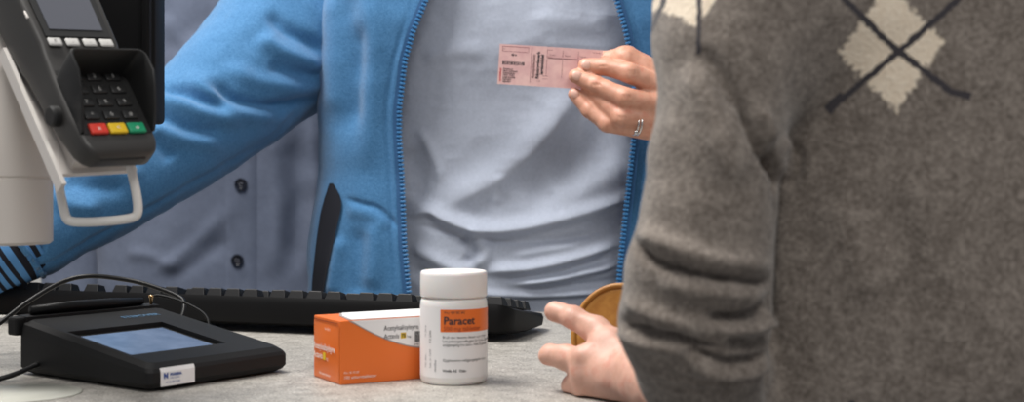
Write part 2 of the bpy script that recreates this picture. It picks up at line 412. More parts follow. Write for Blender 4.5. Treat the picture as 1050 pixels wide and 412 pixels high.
# monitor seen from behind at the left edge
MD = 1.06
mo = empty('monitor', (W(-60, 0, MD)[0], MD, CT), 'black monitor housing behind the card terminal', 'monitor')
x1 = W(157.5, 0, MD)[0]; zb = W(0, 126, MD)[2]
mb = MB().box((x1-.17, MD+.02, zb+.12), (.34, .035, .24), bev=.004, seg=3); keep(mb.build('housing', M['case']), mo)
mb = MB().box((x1-.17, MD+.0395, zb+.12), (.32, .004, .22)); keep(mb.build('screen', M['term_screen']), mo)
mb = MB().box((x1-.17, MD-.006, zb+.12), (.22, .03, .14), bev=.01, seg=3).box((x1-.005, MD+.0, zb+.12), (.006, .012, .236), bev=.002); keep(mb.build('rear_cover', M['case']), mo)
mb = MB().tube([(x1-.25, MD+.01, CT+.006), (x1-.25, MD+.01, zb+.05)], .014, 20).box((x1-.25, MD+.02, CT+.005), (.16, .12, .01), bev=.004)
keep(mb.build('foot', M['black']), mo)

# ------------------------------------------------------------------ keyboard, seen from its back edge
ang = -math.radians(19); kx = np.array([math.cos(ang), math.sin(ang), 0]); ky = np.array([-math.sin(ang), math.cos(ang), 0])
K0 = np.array([-.004, 1.219, CT])       # right end of the back edge
KL, KW = .578, .125
def KB(x, y, z): return K0+kx*(x-KL)+ky*y+np.array([0, 0, z])
kb = empty('keyboard', KB(KL/2, KW/2, 0), 'full size black keyboard lying in front of the blue jacket', 'keyboard')
def topz(y): return .0345-.018*y/KW
prof = [(.012, .006), (.002, .010), (0, .028), (.003, .0345), (.010, topz(.01)), (KW*.5, topz(KW*.5)-.001), (KW-.006, topz(KW)), (KW, .012), (KW-.004, .004), (.06, .003)]
mb = MB(); V = []
NS = [(0, .75), (.004, .9), (.012, 1), (KL-.012, 1), (KL-.004, .9), (KL, .7)]
for x, s in NS:
    for y, z in prof: V.append(KB(x, .06+(y-.06)*s, .014+(z-.014)*s if s < 1 else z))
n = len(prof); Fc = [(i*n+j, i*n+(j+1) % n, (i+1)*n+(j+1) % n, (i+1)*n+j) for i in range(len(NS)-1) for j in range(n)]+[tuple(range(n))[::-1], tuple((len(NS)-1)*n+j for j in range(n))]
mb.add(V, Fc); keep(mb.build('case', M['case'], auto=.9), kb)
for x in (.06, KL-.06):
    mb = MB(); mb.prism([(x-.02, .02), (x+.02, .02), (x+.02, .032), (x-.02, .032)], lambda u, v, z: KB(u, v, z), .012)
    keep(mb.build('foot', M['black2'], smooth=False), kb)
kr = Matrix([[kx[i], ky[i], (0, 0, 1)[i]] for i in range(3)]); tilt = Matrix.Rotation(-math.atan(.018/KW), 3, 'X')
def capmesh(wd):
    mb = MB(); a, b = wd/2, .008; c_, d_ = a-.0022, b-.0022
    V = [(-a, -b, 0), (a, -b, 0), (a, b, 0), (-a, b, 0), (-c_, -d_, .0085), (c_, -d_, .0085), (c_, d_, .0075), (-c_, d_, .0075)]
    mb.add(V, [(3, 2, 1, 0), (4, 5, 6, 7), (0, 1, 5, 4), (1, 2, 6, 5), (2, 3, 7, 6), (3, 0, 4, 7)])
    o = mb.build('key', M['key'], smooth=False); bm = bmesh.new(); bm.from_mesh(o.data); bmesh.ops.bevel(bm, geom=bm.edges[:], offset=.0008, segments=2, affect='EDGES', profile=.5); bm.to_mesh(o.data); bm.free()
    return o
caps = {wd: capmesh(wd) for wd in (.0175, .027, .036, .105)}
used = set()
def key(x, y, wd=.0175):
    src = caps[wd]; o = src if wd not in used else src.copy()
    if wd in used: COL.objects.link(o)
    used.add(wd); o.parent = kb
    o.matrix_world = Matrix.Translation(Vector(KB(x, y, topz(y)-.0005))) @ (kr @ tilt).to_4x4()
    o.matrix_basis = (Matrix.Translation(kb.location)).inverted() @ o.matrix_world
# rows from the back edge: function row and further rows
x = KL-.016; row = []
fx = []
for g in ((4, .010), (3, .014), (4, .010), (4, .010), (4, .014), (1, .012), (4, 0)):
    for i in range(g[0]): fx.append(x); x -= .0196
    x -= g[1]
for x in fx:
    if x > .01: key(x, .0155)
for r in range(1, 4):
    y = .020+.0205*r
    for i in range(20):
        x = KL-.016-.0196*i-(.008 if i > 3 else 0)-(.008 if i > 6 else 0)
        if r == 3 and i == 7: key(x-.005, y, .027)
        elif x > .012 and not (r == 3 and i == 8): key(x, y)
for x in (KL-.10, KL-.26): key(x, .106, .036)
key(KL-.36, .106, .105)

# ------------------------------------------------------------------ signature pad
Np, Rp, Lp = np.array([-.2475, .942]), np.array([-.169, 1.036]), np.array([-.366, 1.012])
Np = np.array([-.2499, .9388]); ex = np.array([math.cos(math.radians(53)), math.sin(math.radians(53))]); LW = .132; ey = np.array([-ex[1], ex[0]]); LD = .155
zf, zr = .019, .042
def SP(u, v, z=0): p = Np+ex*u+ey*v; return np.array([p[0], p[1], CT+z])
def stop(v): return zf+(zr-zf)*v/LD
def SPT(u, v, z=0): return SP(u, v, stop(v)+z)
def hit(px, py):                        # photo point on the pad's top face
    a = np.array([CZ*0, 0, 0]); d = W(px, py, 1.0)-np.array([0, 0, CZ]); best = None
    p0, pu, pv = SPT(0, 0), SPT(1, 0)-SPT(0, 0), SPT(0, 1)-SPT(0, 0)
    A = np.stack([pu, pv, -d], 1); s = np.linalg.solve(A, np.array([0, 0, CZ])-p0); return s[0], s[1]
sp = empty('signature_pad', SP(LW/2, LD/2), 'black wedge shaped signature pad with a lit blue-grey screen', 'signature pad')
scr = [hit(*q) for q in ((96, 348), (137, 362), (214, 348.5), (163, 333))]
su0, su1 = (scr[0][0]+scr[1][0])/2*0+min(s[0] for s in scr), max(s[0] for s in scr); sv0, sv1 = min(s[1] for s in scr), max(s[1] for s in scr)
print('pad', LW, LD, scr)
b0 = .010; cut = [(su0-.003, sv0-.003), (su1+.006, sv0-.003), (su1+.006, sv1+.008), (su0-.003, sv1+.008)]
M['pad'] = M['black2']
# housing: profile ring with a sunk window
out = [(0, 0), (LW, 0), (LW, LD), (0, LD)]
def ring(ins, fz, rr=.006):
    pts = []
    for cx, cy, a0 in ((LW-ins-rr, LD-ins-rr, 0), (ins+rr, LD-ins-rr, 90), (ins+rr, ins+rr, 180), (LW-ins-rr, ins+rr, 270)):
        for k_ in range(6): a = math.radians(a0+18*k_); pts.append((cx+rr*math.cos(a), cy+rr*math.sin(a)))
    return [SP(u, v, fz(u, v)) for u, v in pts]
rings = [ring(.006, lambda u, v: .001), ring(.002, lambda u, v: .003), ring(.0, lambda u, v: .006), ring(0, lambda u, v: stop(v)*.72), ring(.0015, lambda u, v: stop(v)-.003), ring(.006, lambda u, v: stop(v))]
n = 24; V = [p for r_ in rings for p in r_]; Fc = [(i*n+j, i*n+(j+1) % n, (i+1)*n+(j+1) % n, (i+1)*n+j) for i in range(len(rings)-1) for j in range(n)]; Fc.append(tuple(range(n))[::-1])
bs = len(V); wn = [cut[2], cut[3], cut[0], cut[1]]
V += [SPT(u, v) for u, v in wn]+[SPT(u, v, -.0035) for u, v in wn]
t0 = (len(rings)-1)*n
for q in range(4):
    seg = [t0+(q*6+j) % n for j in range(6)]
    for j in range(5): Fc.append((seg[j], seg[j+1], bs+q))
    nx_ = t0+((q+1)*6) % n; Fc.append((seg[5], nx_, bs+(q+1) % 4, bs+q))
    Fc.append((bs+q, bs+(q+1) % 4, bs+4+(q+1) % 4, bs+4+q))
Fc.append((bs+4, bs+5, bs+6, bs+7))
mb = MB(); mb.add(V, Fc); keep(mb.build('housing', M['pad'], auto=.22), sp)
ms = mat('pad_screen', (.10, .13, .20), .15); t = NT(ms); f = t.noise(30, 3, .6, t.obj()); em = t.ramp(f, [(.3, (.10, .14, .22)), (.7, (.30, .37, .50))])
t.l(em, t.b.inputs['Emission Color']); t.b.inputs['Emission Strength'].default_value = .38
mb = MB(); mb.prism([(su0, sv0), (su1, sv0), (su1, sv1), (su0, sv1)], lambda u, v, z: SPT(u, v, -.0033+z), .001); keep(mb.build('screen', ms, smooth=False), sp)
bl = mat('pad_lettering', (.10, .22, .36), .5)
mb = MB(); u_, v_ = hit(127, 326.5); put_text(mb, 'STEPOVER', .0078, lambda u, v: SPT(u, v, .0003), u_, v_, bold=.0002)
keep(mb.build('lettering', bl, smooth=False), sp)
# sticker on the low front face
def SF(u, w_): v = -.0004; return SP(u, v+(.0 if w_ < .0137 else (w_-.0137)*.45), w_)
mb = MB(); us = [.010+.030*i/3 for i in range(4)]
V = [SF(u, w_) for w_ in (.0035, .0137, .0165) for u in us]; mb.add(V, [(r*4+i, r*4+i+1, (r+1)*4+i+1, (r+1)*4+i) for r in range(2) for i in range(3)])
stk = keep(mb.build('sticker', M['paper'], smooth=False), sp)
mb = MB(); put_text(mb, 'N', .0048, lambda u, v: SP(u, -.0007, v), .0125, .0092, bold=.0004); put_text(mb, 'PHARMA', .0026, lambda u, v: SP(u, -.0007, v), .018, .0105, bold=.00015)
put_text(mb, 'data service', .0018, lambda u, v: SP(u, -.0007, v), .018, .0085); put_text(mb, 'tlf. 22 00 00 00', .0020, lambda u, v: SP(u, -.0007, v), .0145, .0055)
keep(mb.build('sticker_print', M['ink_blue'], smooth=False), sp)
# rail and pen along the high back edge, hinge block
mb = MB(); mb.prism([(.004, LD-.006), (LW-.004, LD-.006), (LW-.004, LD+.006), (.004, LD+.006)], lambda u, v, z: SPT(u, min(v, LD), z-.004)+np.array([*(ey*max(0, v-LD)), 0]), .006)
mb.box(SPT(.003, LD+.002, -.006), (.014, .012, .014), rot=Matrix([[ex[0], ey[0], 0], [ex[1], ey[1], 0], [0, 0, 1]]), bev=.002)
keep(mb.build('pen_rail', M['pad'], smooth=False), sp)
mb = MB().tube([SPT(.012, LD+.001, .005), SPT(.05, LD+.001, .0055), SPT(.085, LD+.001, .005), SPT(LW-.016, LD+.001, .0045)], [.0035, .0042, .0042, .0028], 16)
keep(mb.build('stylus', M['black']), sp)
mb = MB().lathe([(.0012, 0), (.0012, .006), (.002, .0065), (.002, .008), (0, .0085)], SPT(LW-.008, LD, .001), 16); keep(mb.build('cord_pin', M['brass']), sp)
mb = MB(); c1 = SPT(LW-.008, LD, .007)
mb.tube(catmull([c1, SPT(LW-.002, LD*.98, .009), SPT(LW+.006, LD*.84, .007), SPT(LW+.008, LD*.68, .001), SPT(LW+.001, LD*.60, -.012)], 40), .0011, 10); keep(mb.build('tether_cord', M['black2']), sp)
# cable of the pad, sweeping behind it
mb = MB(); cpts = [W(-60, 352, 1.12), W(-20, 343, 1.14), W(0, 331, 1.15), W(29, 309, 1.17), W(64, 289, 1.2), W(92, 283, 1.21), W(125, 286, 1.22), W(152, 292, 1.22), W(183, 304, 1.215), W(189, 314, 1.205), W(184, 330, 1.195), W(172, 346, 1.188)]
for p in cpts: p[2] = max(p[2], CT+.0025)
mb.tube(catmull(cpts, 120), .0021, 12)
tag(mb.build('cable', M['black']), 'thin black cable looping above the signature pad in front of the keyboard', 'cable')
mb = MB(); cpts = [(-.50, 1.02, CT+.002), (-.42, .985, CT+.002), (-.375, .992, CT+.002), SP(-.001, LD*.82, .010)]
mb.tube(catmull(cpts, 40), .002, 12); tag(mb.build('cable', M['black']), 'short black lead on the counter entering the left side of the signature pad', 'cable')
# pale round mat under the pad's near-left corner
c = W(22, 403.5, 0.9395); c[2] = CT
m = mat('pale_mat', (.52, .52, .46), .35); m2 = mat('pale_mat_rim', (.40, .40, .36), .4)
mt = MB().lathe([(.040, 0), (.0405, .0004), (.039, .0009), (.028, .0010), (.0275, .0016), (.0, .0017)], (0, 0, 0), 64).build('coaster', m); mt.location = (c[0], c[1], CT)
tag(mt, 'flat pale round mat on the counter at the near left corner', 'coaster')

# ------------------------------------------------------------------ orange medicine box
BO = np.array([-.123, .977, CT]); ba = math.radians(30)
bx_ = np.array([math.cos(ba), math.sin(ba), 0]); by_ = np.array([-math.sin(ba), math.cos(ba), 0]); BL, BW, BH = .100, .050, .046
def BX(x, y, z): return BO+bx_*x+by_*y+np.array([0, 0, z])
bxo = empty('medicine_box', BX(BL/2, BW/2, 0), 'orange and white cardboard medicine box lying on its side left of the pill bottle', 'box')
BR = Matrix([[bx_[i], by_[i], (0, 0, 1)[i]] for i in range(3)])
mb = MB().box(BX(BL/2, BW/2, BH/2), (BL, BW, BH), rot=BR, bev=.0007, seg=2); keep(mb.build('carton', M['orange'], smooth=False), bxo)
# end flap: slightly bulging closure on the left end
mb = MB(); V = []
for i in range(7):
    for j in range(9):
        y, z = BW*(.02+.96*i/6), BH*(.03+.90*j/8); bul = .0016*math.sin(PI*i/6)*math.sin(PI*min(1, (j/8)*1.0)); V.append(BX(-.0003-bul, y, z))
mb.add(V, [tuple(q) for q in grid_faces(7, 9)]); ef = keep(mb.build('end_flap', M['orange']), bxo)
# flap slit at the top of the end
mb = MB(); mb.prism([(.003, BH*.945), (BW-.003, BH*.945), (BW-.003, BH*.958), (.003, BH*.958)], lambda u, v, z: BX(-.0006-z, u, v), .0003); keep(mb.build('flap_slit', mat('slit_dark', (.25, .05, .01), .8), smooth=False), bxo)
# white sweep on front and top
def BF(u, v, z=0): return BX(u, -.0003-z, v)
def BT(u, v, z=0): return BX(u, v, BH+.0003+z)
def curve(off): 
    pts = []
    for i in range(15):
        s = i/14; u = .0085+.060*s+off*.3; v = BH-.0225*(1-(1-s)**1.7)-off*.9; pts.append((u, max(.001, v)))
    return pts
def region(off): 
    c_ = [q for q in curve(off)]; return [(max(.001, .0085-off*2.2), BH-.0002)]+c_[1:]+[(BL-.0005, c_[-1][1]), (BL-.0005, BH-.0002)]
m_grey = mat('grey_line', (.38, .33, .30), .4)
mb = MB(); mb.prism(region(.0012), lambda u, v, z: BF(u, v, z), .0001, 0); mb.prism(region(0), lambda u, v, z: BF(u, v, z+.00012), .0001, 1)
mb.prism([(.007, .001), (BL-.0005, .001), (BL-.0005, BW-.001), (.020, BW-.001), (.012, BW*.6)], lambda u, v, z: BT(u, v, z), .0001, 0)
mb.prism([(.0095, .0008), (BL-.0005, .0008), (BL-.0005, BW-.001), (.022, BW-.001), (.0145, BW*.6)], lambda u, v, z: BT(u, v, z+.00012), .0001, 1)
keep(mb.build('white_sweep', [m_grey, M['paper']], smooth=False), bxo)
mb = MB(); tf = lambda u, v: BF(u, v, .0004)
put_text(mb, 'Acetylsalisylsyre', .0052, tf, .0340, .0372, 0, bold=.00004, xs=.82); put_text(mb, 'Actavis', .0052, tf, .0340, .0312, 0, bold=.00004, xs=.82)
put_text(mb, 'mg', .0028, tf, .0525, .0312, 0)
mb.prism([(.0475, .0308), (.0518, .0308), (.0518, .0350), (.0475, .0350)], lambda u, v, z: BF(u, v, .0003+z), .0001, 3)
put_text(mb, '75', .0036, lambda u, v: BF(u, v, .0006), .0479, .0316, 0, bold=.0001)
xx = .0590
for i in range(22):
    wd = random.choice((.0002, .0003, .0005)); mb.prism([(xx, .0275), (xx+wd, .0275), (xx+wd, .0355), (xx, .0355)], lambda u, v, z: BF(u, v, .0003+z), .0001, 0); xx += wd+random.choice((.0002, .0003))
put_text(mb, '0 46 36 91', .002, tf, .0585, .0252, 0)
put_text(mb, 'Vnr 18 10 20', .0022, tf, .0025, .0080, 2); put_text(mb, '100 enterotabletter', .0032, tf, .0025, .0042, 2)
_ms = [M['ink'], M['ink_grey'], M['ink_white'], M['ink_yellow']]; keep(mb.build('lettering', _ms, smooth=False), bxo); mb = MB()
put_text(mb, 'Acetylsalisylsyre Actavis 75 mg', .0055, lambda u, v: BT(u, v, .0004), .022, .014, 1)
keep(mb.build('top_lettering', _ms, smooth=False), bxo); mb = MB()
te = lambda u, v: BX(-.0021, BW-u, v)
for s, v, sz, m_ in (('Vnr 38 24', .0375, .0028, 2), ('Acetylsalisylsyre', .0225, .0068, 2), ('Actavis', .0160, .0066, 2), ('100 enterotabletter', .0042, .0030, 2)):
    put_text(mb, s, sz, te, {.0375: .026, .0042: .015}.get(v, .0048), v, m_, bold=.0001 if sz > .005 else 0, xs=.90)
mb.prism([(.0225, .0155), (.0275, .0155), (.0275, .0208), (.0225, .0208)], lambda u, v, z: BX(-.0020-z, BW-u, v), .0001, 3)
put_text(mb, 'mg', .003, te, .0285, .0160, 2)
keep(mb.build('end_lettering', [M['ink'], M['ink_grey'], M['ink_white'], M['ink_yellow']], smooth=False), bxo)

# ------------------------------------------------------------------ pill bottle
BD = .997; bc = W(465.3, 0, BD); bc = np.array([bc[0], BD, CT]); r = S(34.3, BD); hb = .0870
pb = empty('pill_bottle', bc, 'white plastic pill bottle with an orange and white label and ribbed lid', 'bottle')
mb = MB().lathe([(r*.90, 0), (r*.97, .0008), (r, .003), (r, .0560), (r*.99, .0590), (r*.955, .0610), (r*.88, .0620), (r*.88, .065)], (0, 0, 0), 96); mb.build('bottle_body', M['bottle_white'], pb, auto=.9)
mb = MB(); n = 96; pr = [(.97, .0622), (.99, .0625), (1.0, .0636), (1.0, .0780), (.985, .0800), (.95, .0808), (.90, .0808), (.86, .0802), (0, .0802)]
lid = mb.lathe([(r*a_, z) for a_, z in pr], (0, 0, 0), n).build('lid', M['bottle_white'], pb, auto=.9)
def CY(s, z, o=.0): th = -PI/2+s/r; return ((r+o)*math.cos(th), (r+o)*math.sin(th), z)
def band(mb, s0, s1, z0, z1, o, m_): 
    k_ = max(2, int((s1-s0)/.001)); V = [CY(s0+(s1-s0)*i/k_, z, o) for z in (z0, z1) for i in range(k_+1)]; mb.add(V, [(i, i+1, k_+2+i, k_+1+i) for i in range(k_)], m_)
mb = MB(); band(mb, -.0395, .0395, .0055, .0555, .00015, 0); band(mb, -.0087, .0395, .0385, .0545, .0003, 1)
lb = mb.build('label', [M['paper'], M['orange']], pb)
mb = MB(); fn = lambda o: (lambda u, v: CY(u, v, o))
put_text(mb, 'Vnr 00 00 00', .0028, fn(.0005), -.0060, .0515, 0)
put_text(mb, 'Paracet', .0078, fn(.0005), -.0063, .0440, 0, bold=.00018, xs=.98)
put_text(mb, '500 mg tabletter', .0042, fn(.0005), -.0063, .0396, 2, bold=.0001)
for i, s in enumerate(('Bruk den laveste dosen som virker.', 'Les pakningsvedlegget for bruk. Oppbevares', 'utilgjengelig for barn. Ved 25 grader.')): put_text(mb, s, .0026, fn(.0004), -.0070, .0340-.0028*i, 0)
put_text(mb, 'Oppbevares utilgjengelig for barn', .0027, fn(.0004), -.0070, .0175, 0)
put_text(mb, 'Weifa AS  Oslo', .0027, fn(.0004), -.0070, .0100, 0, bold=.00005)
for s_, t_ in ((-.0215, 'Utl. dato'), (-.0165, 'Lot. nr 1234'), (-.0120, 'Holdbar')): put_text(mb, t_, .0026, fn(.0004), s_, .0125 if s_ != -.012 else .010, 1, rot=PI/2)
put_text(mb, '11 2016', .0026, fn(.0004), -.0215, .034, 1, rot=PI/2); put_text(mb, 'F 2 2345', .0026, fn(.0004), -.0165, .030, 0, rot=PI/2)
mb.build('lettering', [M['ink'], M['ink_grey'], mat('red_ink', (.45, .08, .02), .5)], pb, smooth=False)
# ------------------------------------------------------------------ people
def superell(th, a, b, n):
    c, s = np.cos(th), np.sin(th)
    return a*np.sign(c)*np.abs(c)**(2/n), b*np.sign(s)*np.abs(s)**(2/n)
def smooth01(x): x = np.clip(x, 0, 1); return x*x*(3-2*x)
def front(V, N): return np.clip(-N[:, 1]*1.6, 0, 1)
def lowbody(xc, yc, zt, zshoe=0, hw=.16, hd=.11):    # hips and legs down to the floor
    def f(P):
        d = ellip(P, (xc, yc, .93), (hw, hd, .17))
        for s in (-1, 1):
            d = smin(d, cone(P, (xc+s*.085, yc, .86), (xc+s*.10, yc, .48), .085, .062), .04)
            d = smin(d, cone(P, (xc+s*.10, yc, .48), (xc+s*.105, yc, .09), .062, .05), .03)
        return d
    V, F = nets(f, (xc-.3, yc-.2, .03), (xc+.3, yc+.2, zt), .014); return V, F
def shoes(mb, xc, yc, toe):
    for s in (-1, 1):
        for k_ in range(1): pass
        mb.box((xc+s*.105, yc+toe*.06, .045), (.095, .27, .09), bev=.035, seg=4)
def torso_grid(xc, yc, A, B, n, z0, z1, nz, nt, t0=0, t1=2*PI, closed=True):
    z = np.linspace(z0, z1, nz)[:, None]; th = np.linspace(t0, t1, nt, endpoint=not closed)[None, :]
    a, b = A(z), B(z); X, Y = superell(th, a, b, n); X = X+xc(z) if callable(xc) else X+xc
    V = np.stack([X, yc+Y+0*X, z+0*X], -1).reshape(-1, 3); return V, grid_faces(nz, nt, closed)

# ===== person in the blue jacket
WX, WY = .006, 1.685
pw = empty('person', (WX, WY, 0), 'person in a blue fleece jacket and pale blue-grey T-shirt holding up a pink slip', 'person')
TX = lambda s: W(s, 0, 1.56)[0]
def shoulder(z, a, zt=1.36, ztop=1.47, neck=.065):
    f = smooth01((z-zt)/(ztop-zt)); return a*(1-f)+neck*f
At = lambda z: shoulder(z, .178+.012*np.sin((z-.95)*7)+.03*smooth01((1.0-z)/.15))
Bt = lambda z: shoulder(z, .118+.014*np.exp(-((z-1.27)/.075)**2)+.012*np.exp(-((z-1.0)/.10)**2))
V, F = torso_grid(WX, WY, At, Bt, 2.7, .80, 1.47, 460, 460)
N = vnormals(V, F)
D0 = 1.56
tee_folds = [
 # main fold rolling over a sharp shadow, and the hook under its left part
 F_(D0, 10, .013, [(408, 216), (420, 220), (441, 218), (456, 226), (482, 236), (512, 238), (548, 233), (594, 222), (632, 209), (655, 200)], .38),
 F_(D0, 4, -.004, [(415, 229), (456, 236), (477, 243), (513, 247), (558, 246), (599, 241), (640, 229)]),
 F_(D0, 6, .008, [(478, 235), (491, 243), (499, 256), (495, 267), (484, 274)], 1.6), F_(D0, 5, -.007, [(468, 243), (481, 250), (484, 262), (474, 268)]),
 # broad diagonal from the lower left to under the hand
 F_(D0, 20, .011, [(440, 212), (456, 209), (490, 196), (520, 176), (553, 146), (579, 112), (600, 75)], .55),
 F_(D0, 22, -.007, [(530, 222), (560, 195), (590, 170), (615, 140), (640, 95)]),
 F_(D0, 16, .006, [(540, 226), (580, 205), (615, 188), (650, 160)]),
 F_(D0, 16, -.006, [(412, 150), (425, 175), (430, 195), (425, 210)]), F_(D0, 6, .004, [(428, 128), (440, 150), (450, 175), (447, 190)]),
 F_(D0, 5, .003, [(513, 178), (512, 195), (508, 212)], 1), F_(D0, 3, -.0018, [(563, 195), (570, 210), (574, 222)]),
 # lower folds
 F_(D0, 7, .006, [(418, 250), (440, 262), (465, 275), (490, 279)]), F_(D0, 7, -.006, [(415, 272), (440, 284), (475, 289), (505, 285)]),
 F_(D0, 8, .010, [(488, 279), (515, 277), (543, 275), (570, 270), (599, 262), (640, 249)], .45),
 F_(D0, 3.5, -.005, [(500, 285), (530, 284), (560, 281), (600, 272), (635, 262)]),
 F_(D0, 7, .008, [(520, 291), (558, 288), (600, 280), (640, 271)], .35), F_(D0, 4, -.004, [(530, 296), (570, 294), (610, 290), (645, 285)]),
 F_(D0, 5, .004, [(520, 262), (555, 257), (600, 249)]),
 F_(D0, 6, .005, [(425, 297), (480, 301), (540, 303), (600, 301), (645, 297)], .4),
 F_(D0, 9, .003, [(430, 60), (470, 52), (505, 55)]), F_(D0, 9, .002, [(540, 15), (580, 25), (630, 25)]),
]
d = fold_field(V[:, [0, 2]], tee_folds)
q = V*np.array([14, 14, 22.]); q = q+.6*np.stack([vnoise(V*9), vnoise(V*9+5), vnoise(V*9+9)], -1)
d += .0022*vnoise(q)+.0016*(1-np.abs(vnoise(V*30+3)))+.0007*(1-np.abs(vnoise(V*70+3)))
V = V+N*(d*(.25+.75*front(V, N)))[:, None]
tee = keep(mesh_obj('t_shirt', V, F, M['tee']), pw)

# jacket body: open at the front between the two zip edges
Aj = lambda z: shoulder(z, .237+.018*smooth01((1.12-z)/.13)+.004*np.sin((z-1.0)*9), neck=.085)
Bj = lambda z: shoulder(z, .150+.012*np.exp(-((z-1.27)/.09)**2), neck=.085)
nj = 3.4
def edge_x(z, pts):
    ys = np.array([p[1] for p in pts], float); xs = np.array([p[0] for p in pts], float)
    Dj = WY-.150; py = HOR+(CZ-z)*FPX/Dj; return (np.interp(py, ys, xs)-525)*Dj/FPX
ZL = [(450, -60), (437, 0), (424, 32), (415, 62), (408.5, 110), (408, 140), (411, 190), (414, 250), (419, 305), (422, 340)]
ZR = [(615, -60), (632, 0), (641, 30), (648, 60), (652, 100), (651, 146), (645, 200), (638, 260), (635, 295), (632, 340)]
nz, nt = 330, 560
z = np.linspace(.80, 1.47, nz)
xl, xr = edge_x(z, ZL)-WX, edge_x(z, ZR)-WX
# angle for a given front x:  |x/a| = |cos|^(2/n)
def th_of(x, a): c = np.sign(x)*np.clip(np.abs(x/a), 0, 1)**(nj/2); return 2*PI-np.arccos(np.clip(c, -1, 1))
a = Aj(z); tl, tr = th_of(xl, a), th_of(xr, a)          # both on the front (y<0): pi..2pi
u = np.linspace(0, 1, nt)[None, :]; # go from right edge, around the back, to left edge
th = (tr-2*PI)[:, None]*(1-u)+tl[:, None]*u
X, Y = superell(th, a[:, None], Bj(z)[:, None], nj)
V = np.stack([X+WX, Y+WY, z[:, None]+0*X], -1).reshape(-1, 3); F = grid_faces(nz, nt)[:, ::-1]
N = vnormals(V, F)
if (N[:, 1]*(V[:, 1]-WY)).mean() < 0: F = F[:, ::-1]; N = -N
DJ = 1.545
jf = [
 F_(DJ, 12, -.005, [(352, -20), (358, 40), (356, 100), (350, 150)]), F_(DJ, 12, .005, [(375, -30), (385, 50), (380, 120), (378, 180)]),
 F_(DJ, 9, -.005, [(370, 20), (366, 80), (362, 140)]), F_(DJ, 14, .006, [(337, -20), (338, 60), (340, 130)]),
 F_(DJ, 3, -.0035, [(350, 203), (370, 209), (388, 214), (404, 229), (412, 236)]), F_(DJ, 8, .003, [(352, 215), (380, 221), (400, 236)]),
 F_(DJ, 10, .004, [(385, 225), (384, 260), (380, 300)]), F_(DJ, 10, -.004, [(368, 230), (366, 270), (365, 310)]),
 F_(DJ, 2.5, -.0018, [(427, -10), (413, 35), (404, 66), (397, 110), (397, 140), (400, 190), (403, 250), (408, 305), (410, 340)]),
 F_(DJ, 2.5, -.0018, [(643, -10), (652, 30), (659, 60), (663, 100), (662, 146), (656, 200), (649, 260), (646, 310)]),
 F_(DJ, 7, .005, [(350, 240), (342, 275), (337, 310)]),
]
d = fold_field(V[:, [0, 2]], jf)*front(V, N)+.0025*vnoise(V*np.array([22, 22, 9.]))+.0012*vnoise(V*40)
V = V+N*d[:, None]
jack_V, jack_F = V, F
def sweep_sleeve(spec, nl, nr, folds, scale_flat=1.0, noise=.0025, end=None):
    P = catmull([np.r_[W(x, y, D), S(rp, D)] for x, y, D, rp in spec], nl); C, rad = P[:, :3], P[:, 3]
    _, Nn, Bb, Tt = frames(C); a = np.linspace(0, 2*PI, nr, endpoint=False)
    V = (C[:, None, :]+rad[:, None, None]*(np.cos(a)[None, :, None]*Nn[:, None, :]+np.sin(a)[None, :, None]*Bb[:, None, :]*scale_flat)).reshape(-1, 3)
    F = grid_faces(nl, nr, True); Nv = vnormals(V, F); cen = np.repeat(C, nr, 0)
    if ((V-cen)*Nv).sum(1).mean() < 0: F = F[:, ::-1]; Nv = -Nv
    L = np.r_[0, np.cumsum(np.linalg.norm(np.diff(C, axis=0), axis=1))]
    uv = np.stack([np.repeat(L, nr), np.tile(a/(2*PI), nl)], 1)
    d = fold_field(V[:, [0, 2]], folds)*front(V, Nv)+noise*vnoise(V*24)+noise*.4*vnoise(V*60)
    return V+Nv*d[:, None], F, uv
DS = 1.50
sf = [
 F_(DS, 7, -.008, [(262, 5), (285, 26), (305, 36), (325, 48)]), F_(DS, 9, .009, [(255, 30), (280, 48), (305, 58), (325, 66)]),
 F_(DS, 8, -.006, [(268, 62), (290, 70), (322, 72)]), F_(DS, 10, .006, [(225, 62), (255, 80), (300, 86), (335, 78)]),
 F_(DS, 6, -.009, [(212, 78), (226, 92), (244, 104), (280, 106), (322, 90)]), F_(DS, 9, .006, [(185, 72), (215, 98), (240, 114), (290, 120)]),
 F_(DS, 6, -.008, [(160, 90), (186, 93), (212, 104), (238, 113)]), F_(DS, 8, .008, [(150, 100), (185, 108), (220, 120), (250, 126)]),
 F_(DS, 6, -.006, [(155, 115), (175, 122), (200, 133), (230, 136)]), F_(DS, 8, .005, [(160, 128), (200, 145), (230, 146)]),
 F_(DS, 7, -.006, [(165, 140), (175, 150), (188, 165)]), F_(DS, 9, .005, [(100, 160), (130, 175), (165, 180)]),
 F_(DS, 8, -.005, [(90, 180), (115, 190), (150, 192)]), F_(DS, 8, .005, [(70, 190), (100, 208), (130, 212)]),
 F_(DS, 2.2, -.0035, [(322, 86), (314, 92), (285, 119), (261, 145), (203, 184), (148, 222), (110, 247), (75, 268), (50, 276)]),
 F_(DS, 7, -.005, [(45, 230), (62, 245), (85, 250)]),
]
slv = [(372, -95, 1.70, 70), (335, -20, 1.69, 78), (296, 38, 1.655, 77), (245, 88, 1.60, 69), (205, 121, 1.56, 63), (150, 160, 1.51, 58), (100, 199, 1.47, 51), (60, 226, 1.44, 44), (30, 247, 1.42, 41), (20, 254, 1.415, 38)]
sV, sF, sU = sweep_sleeve(slv, 300, 150, sf)
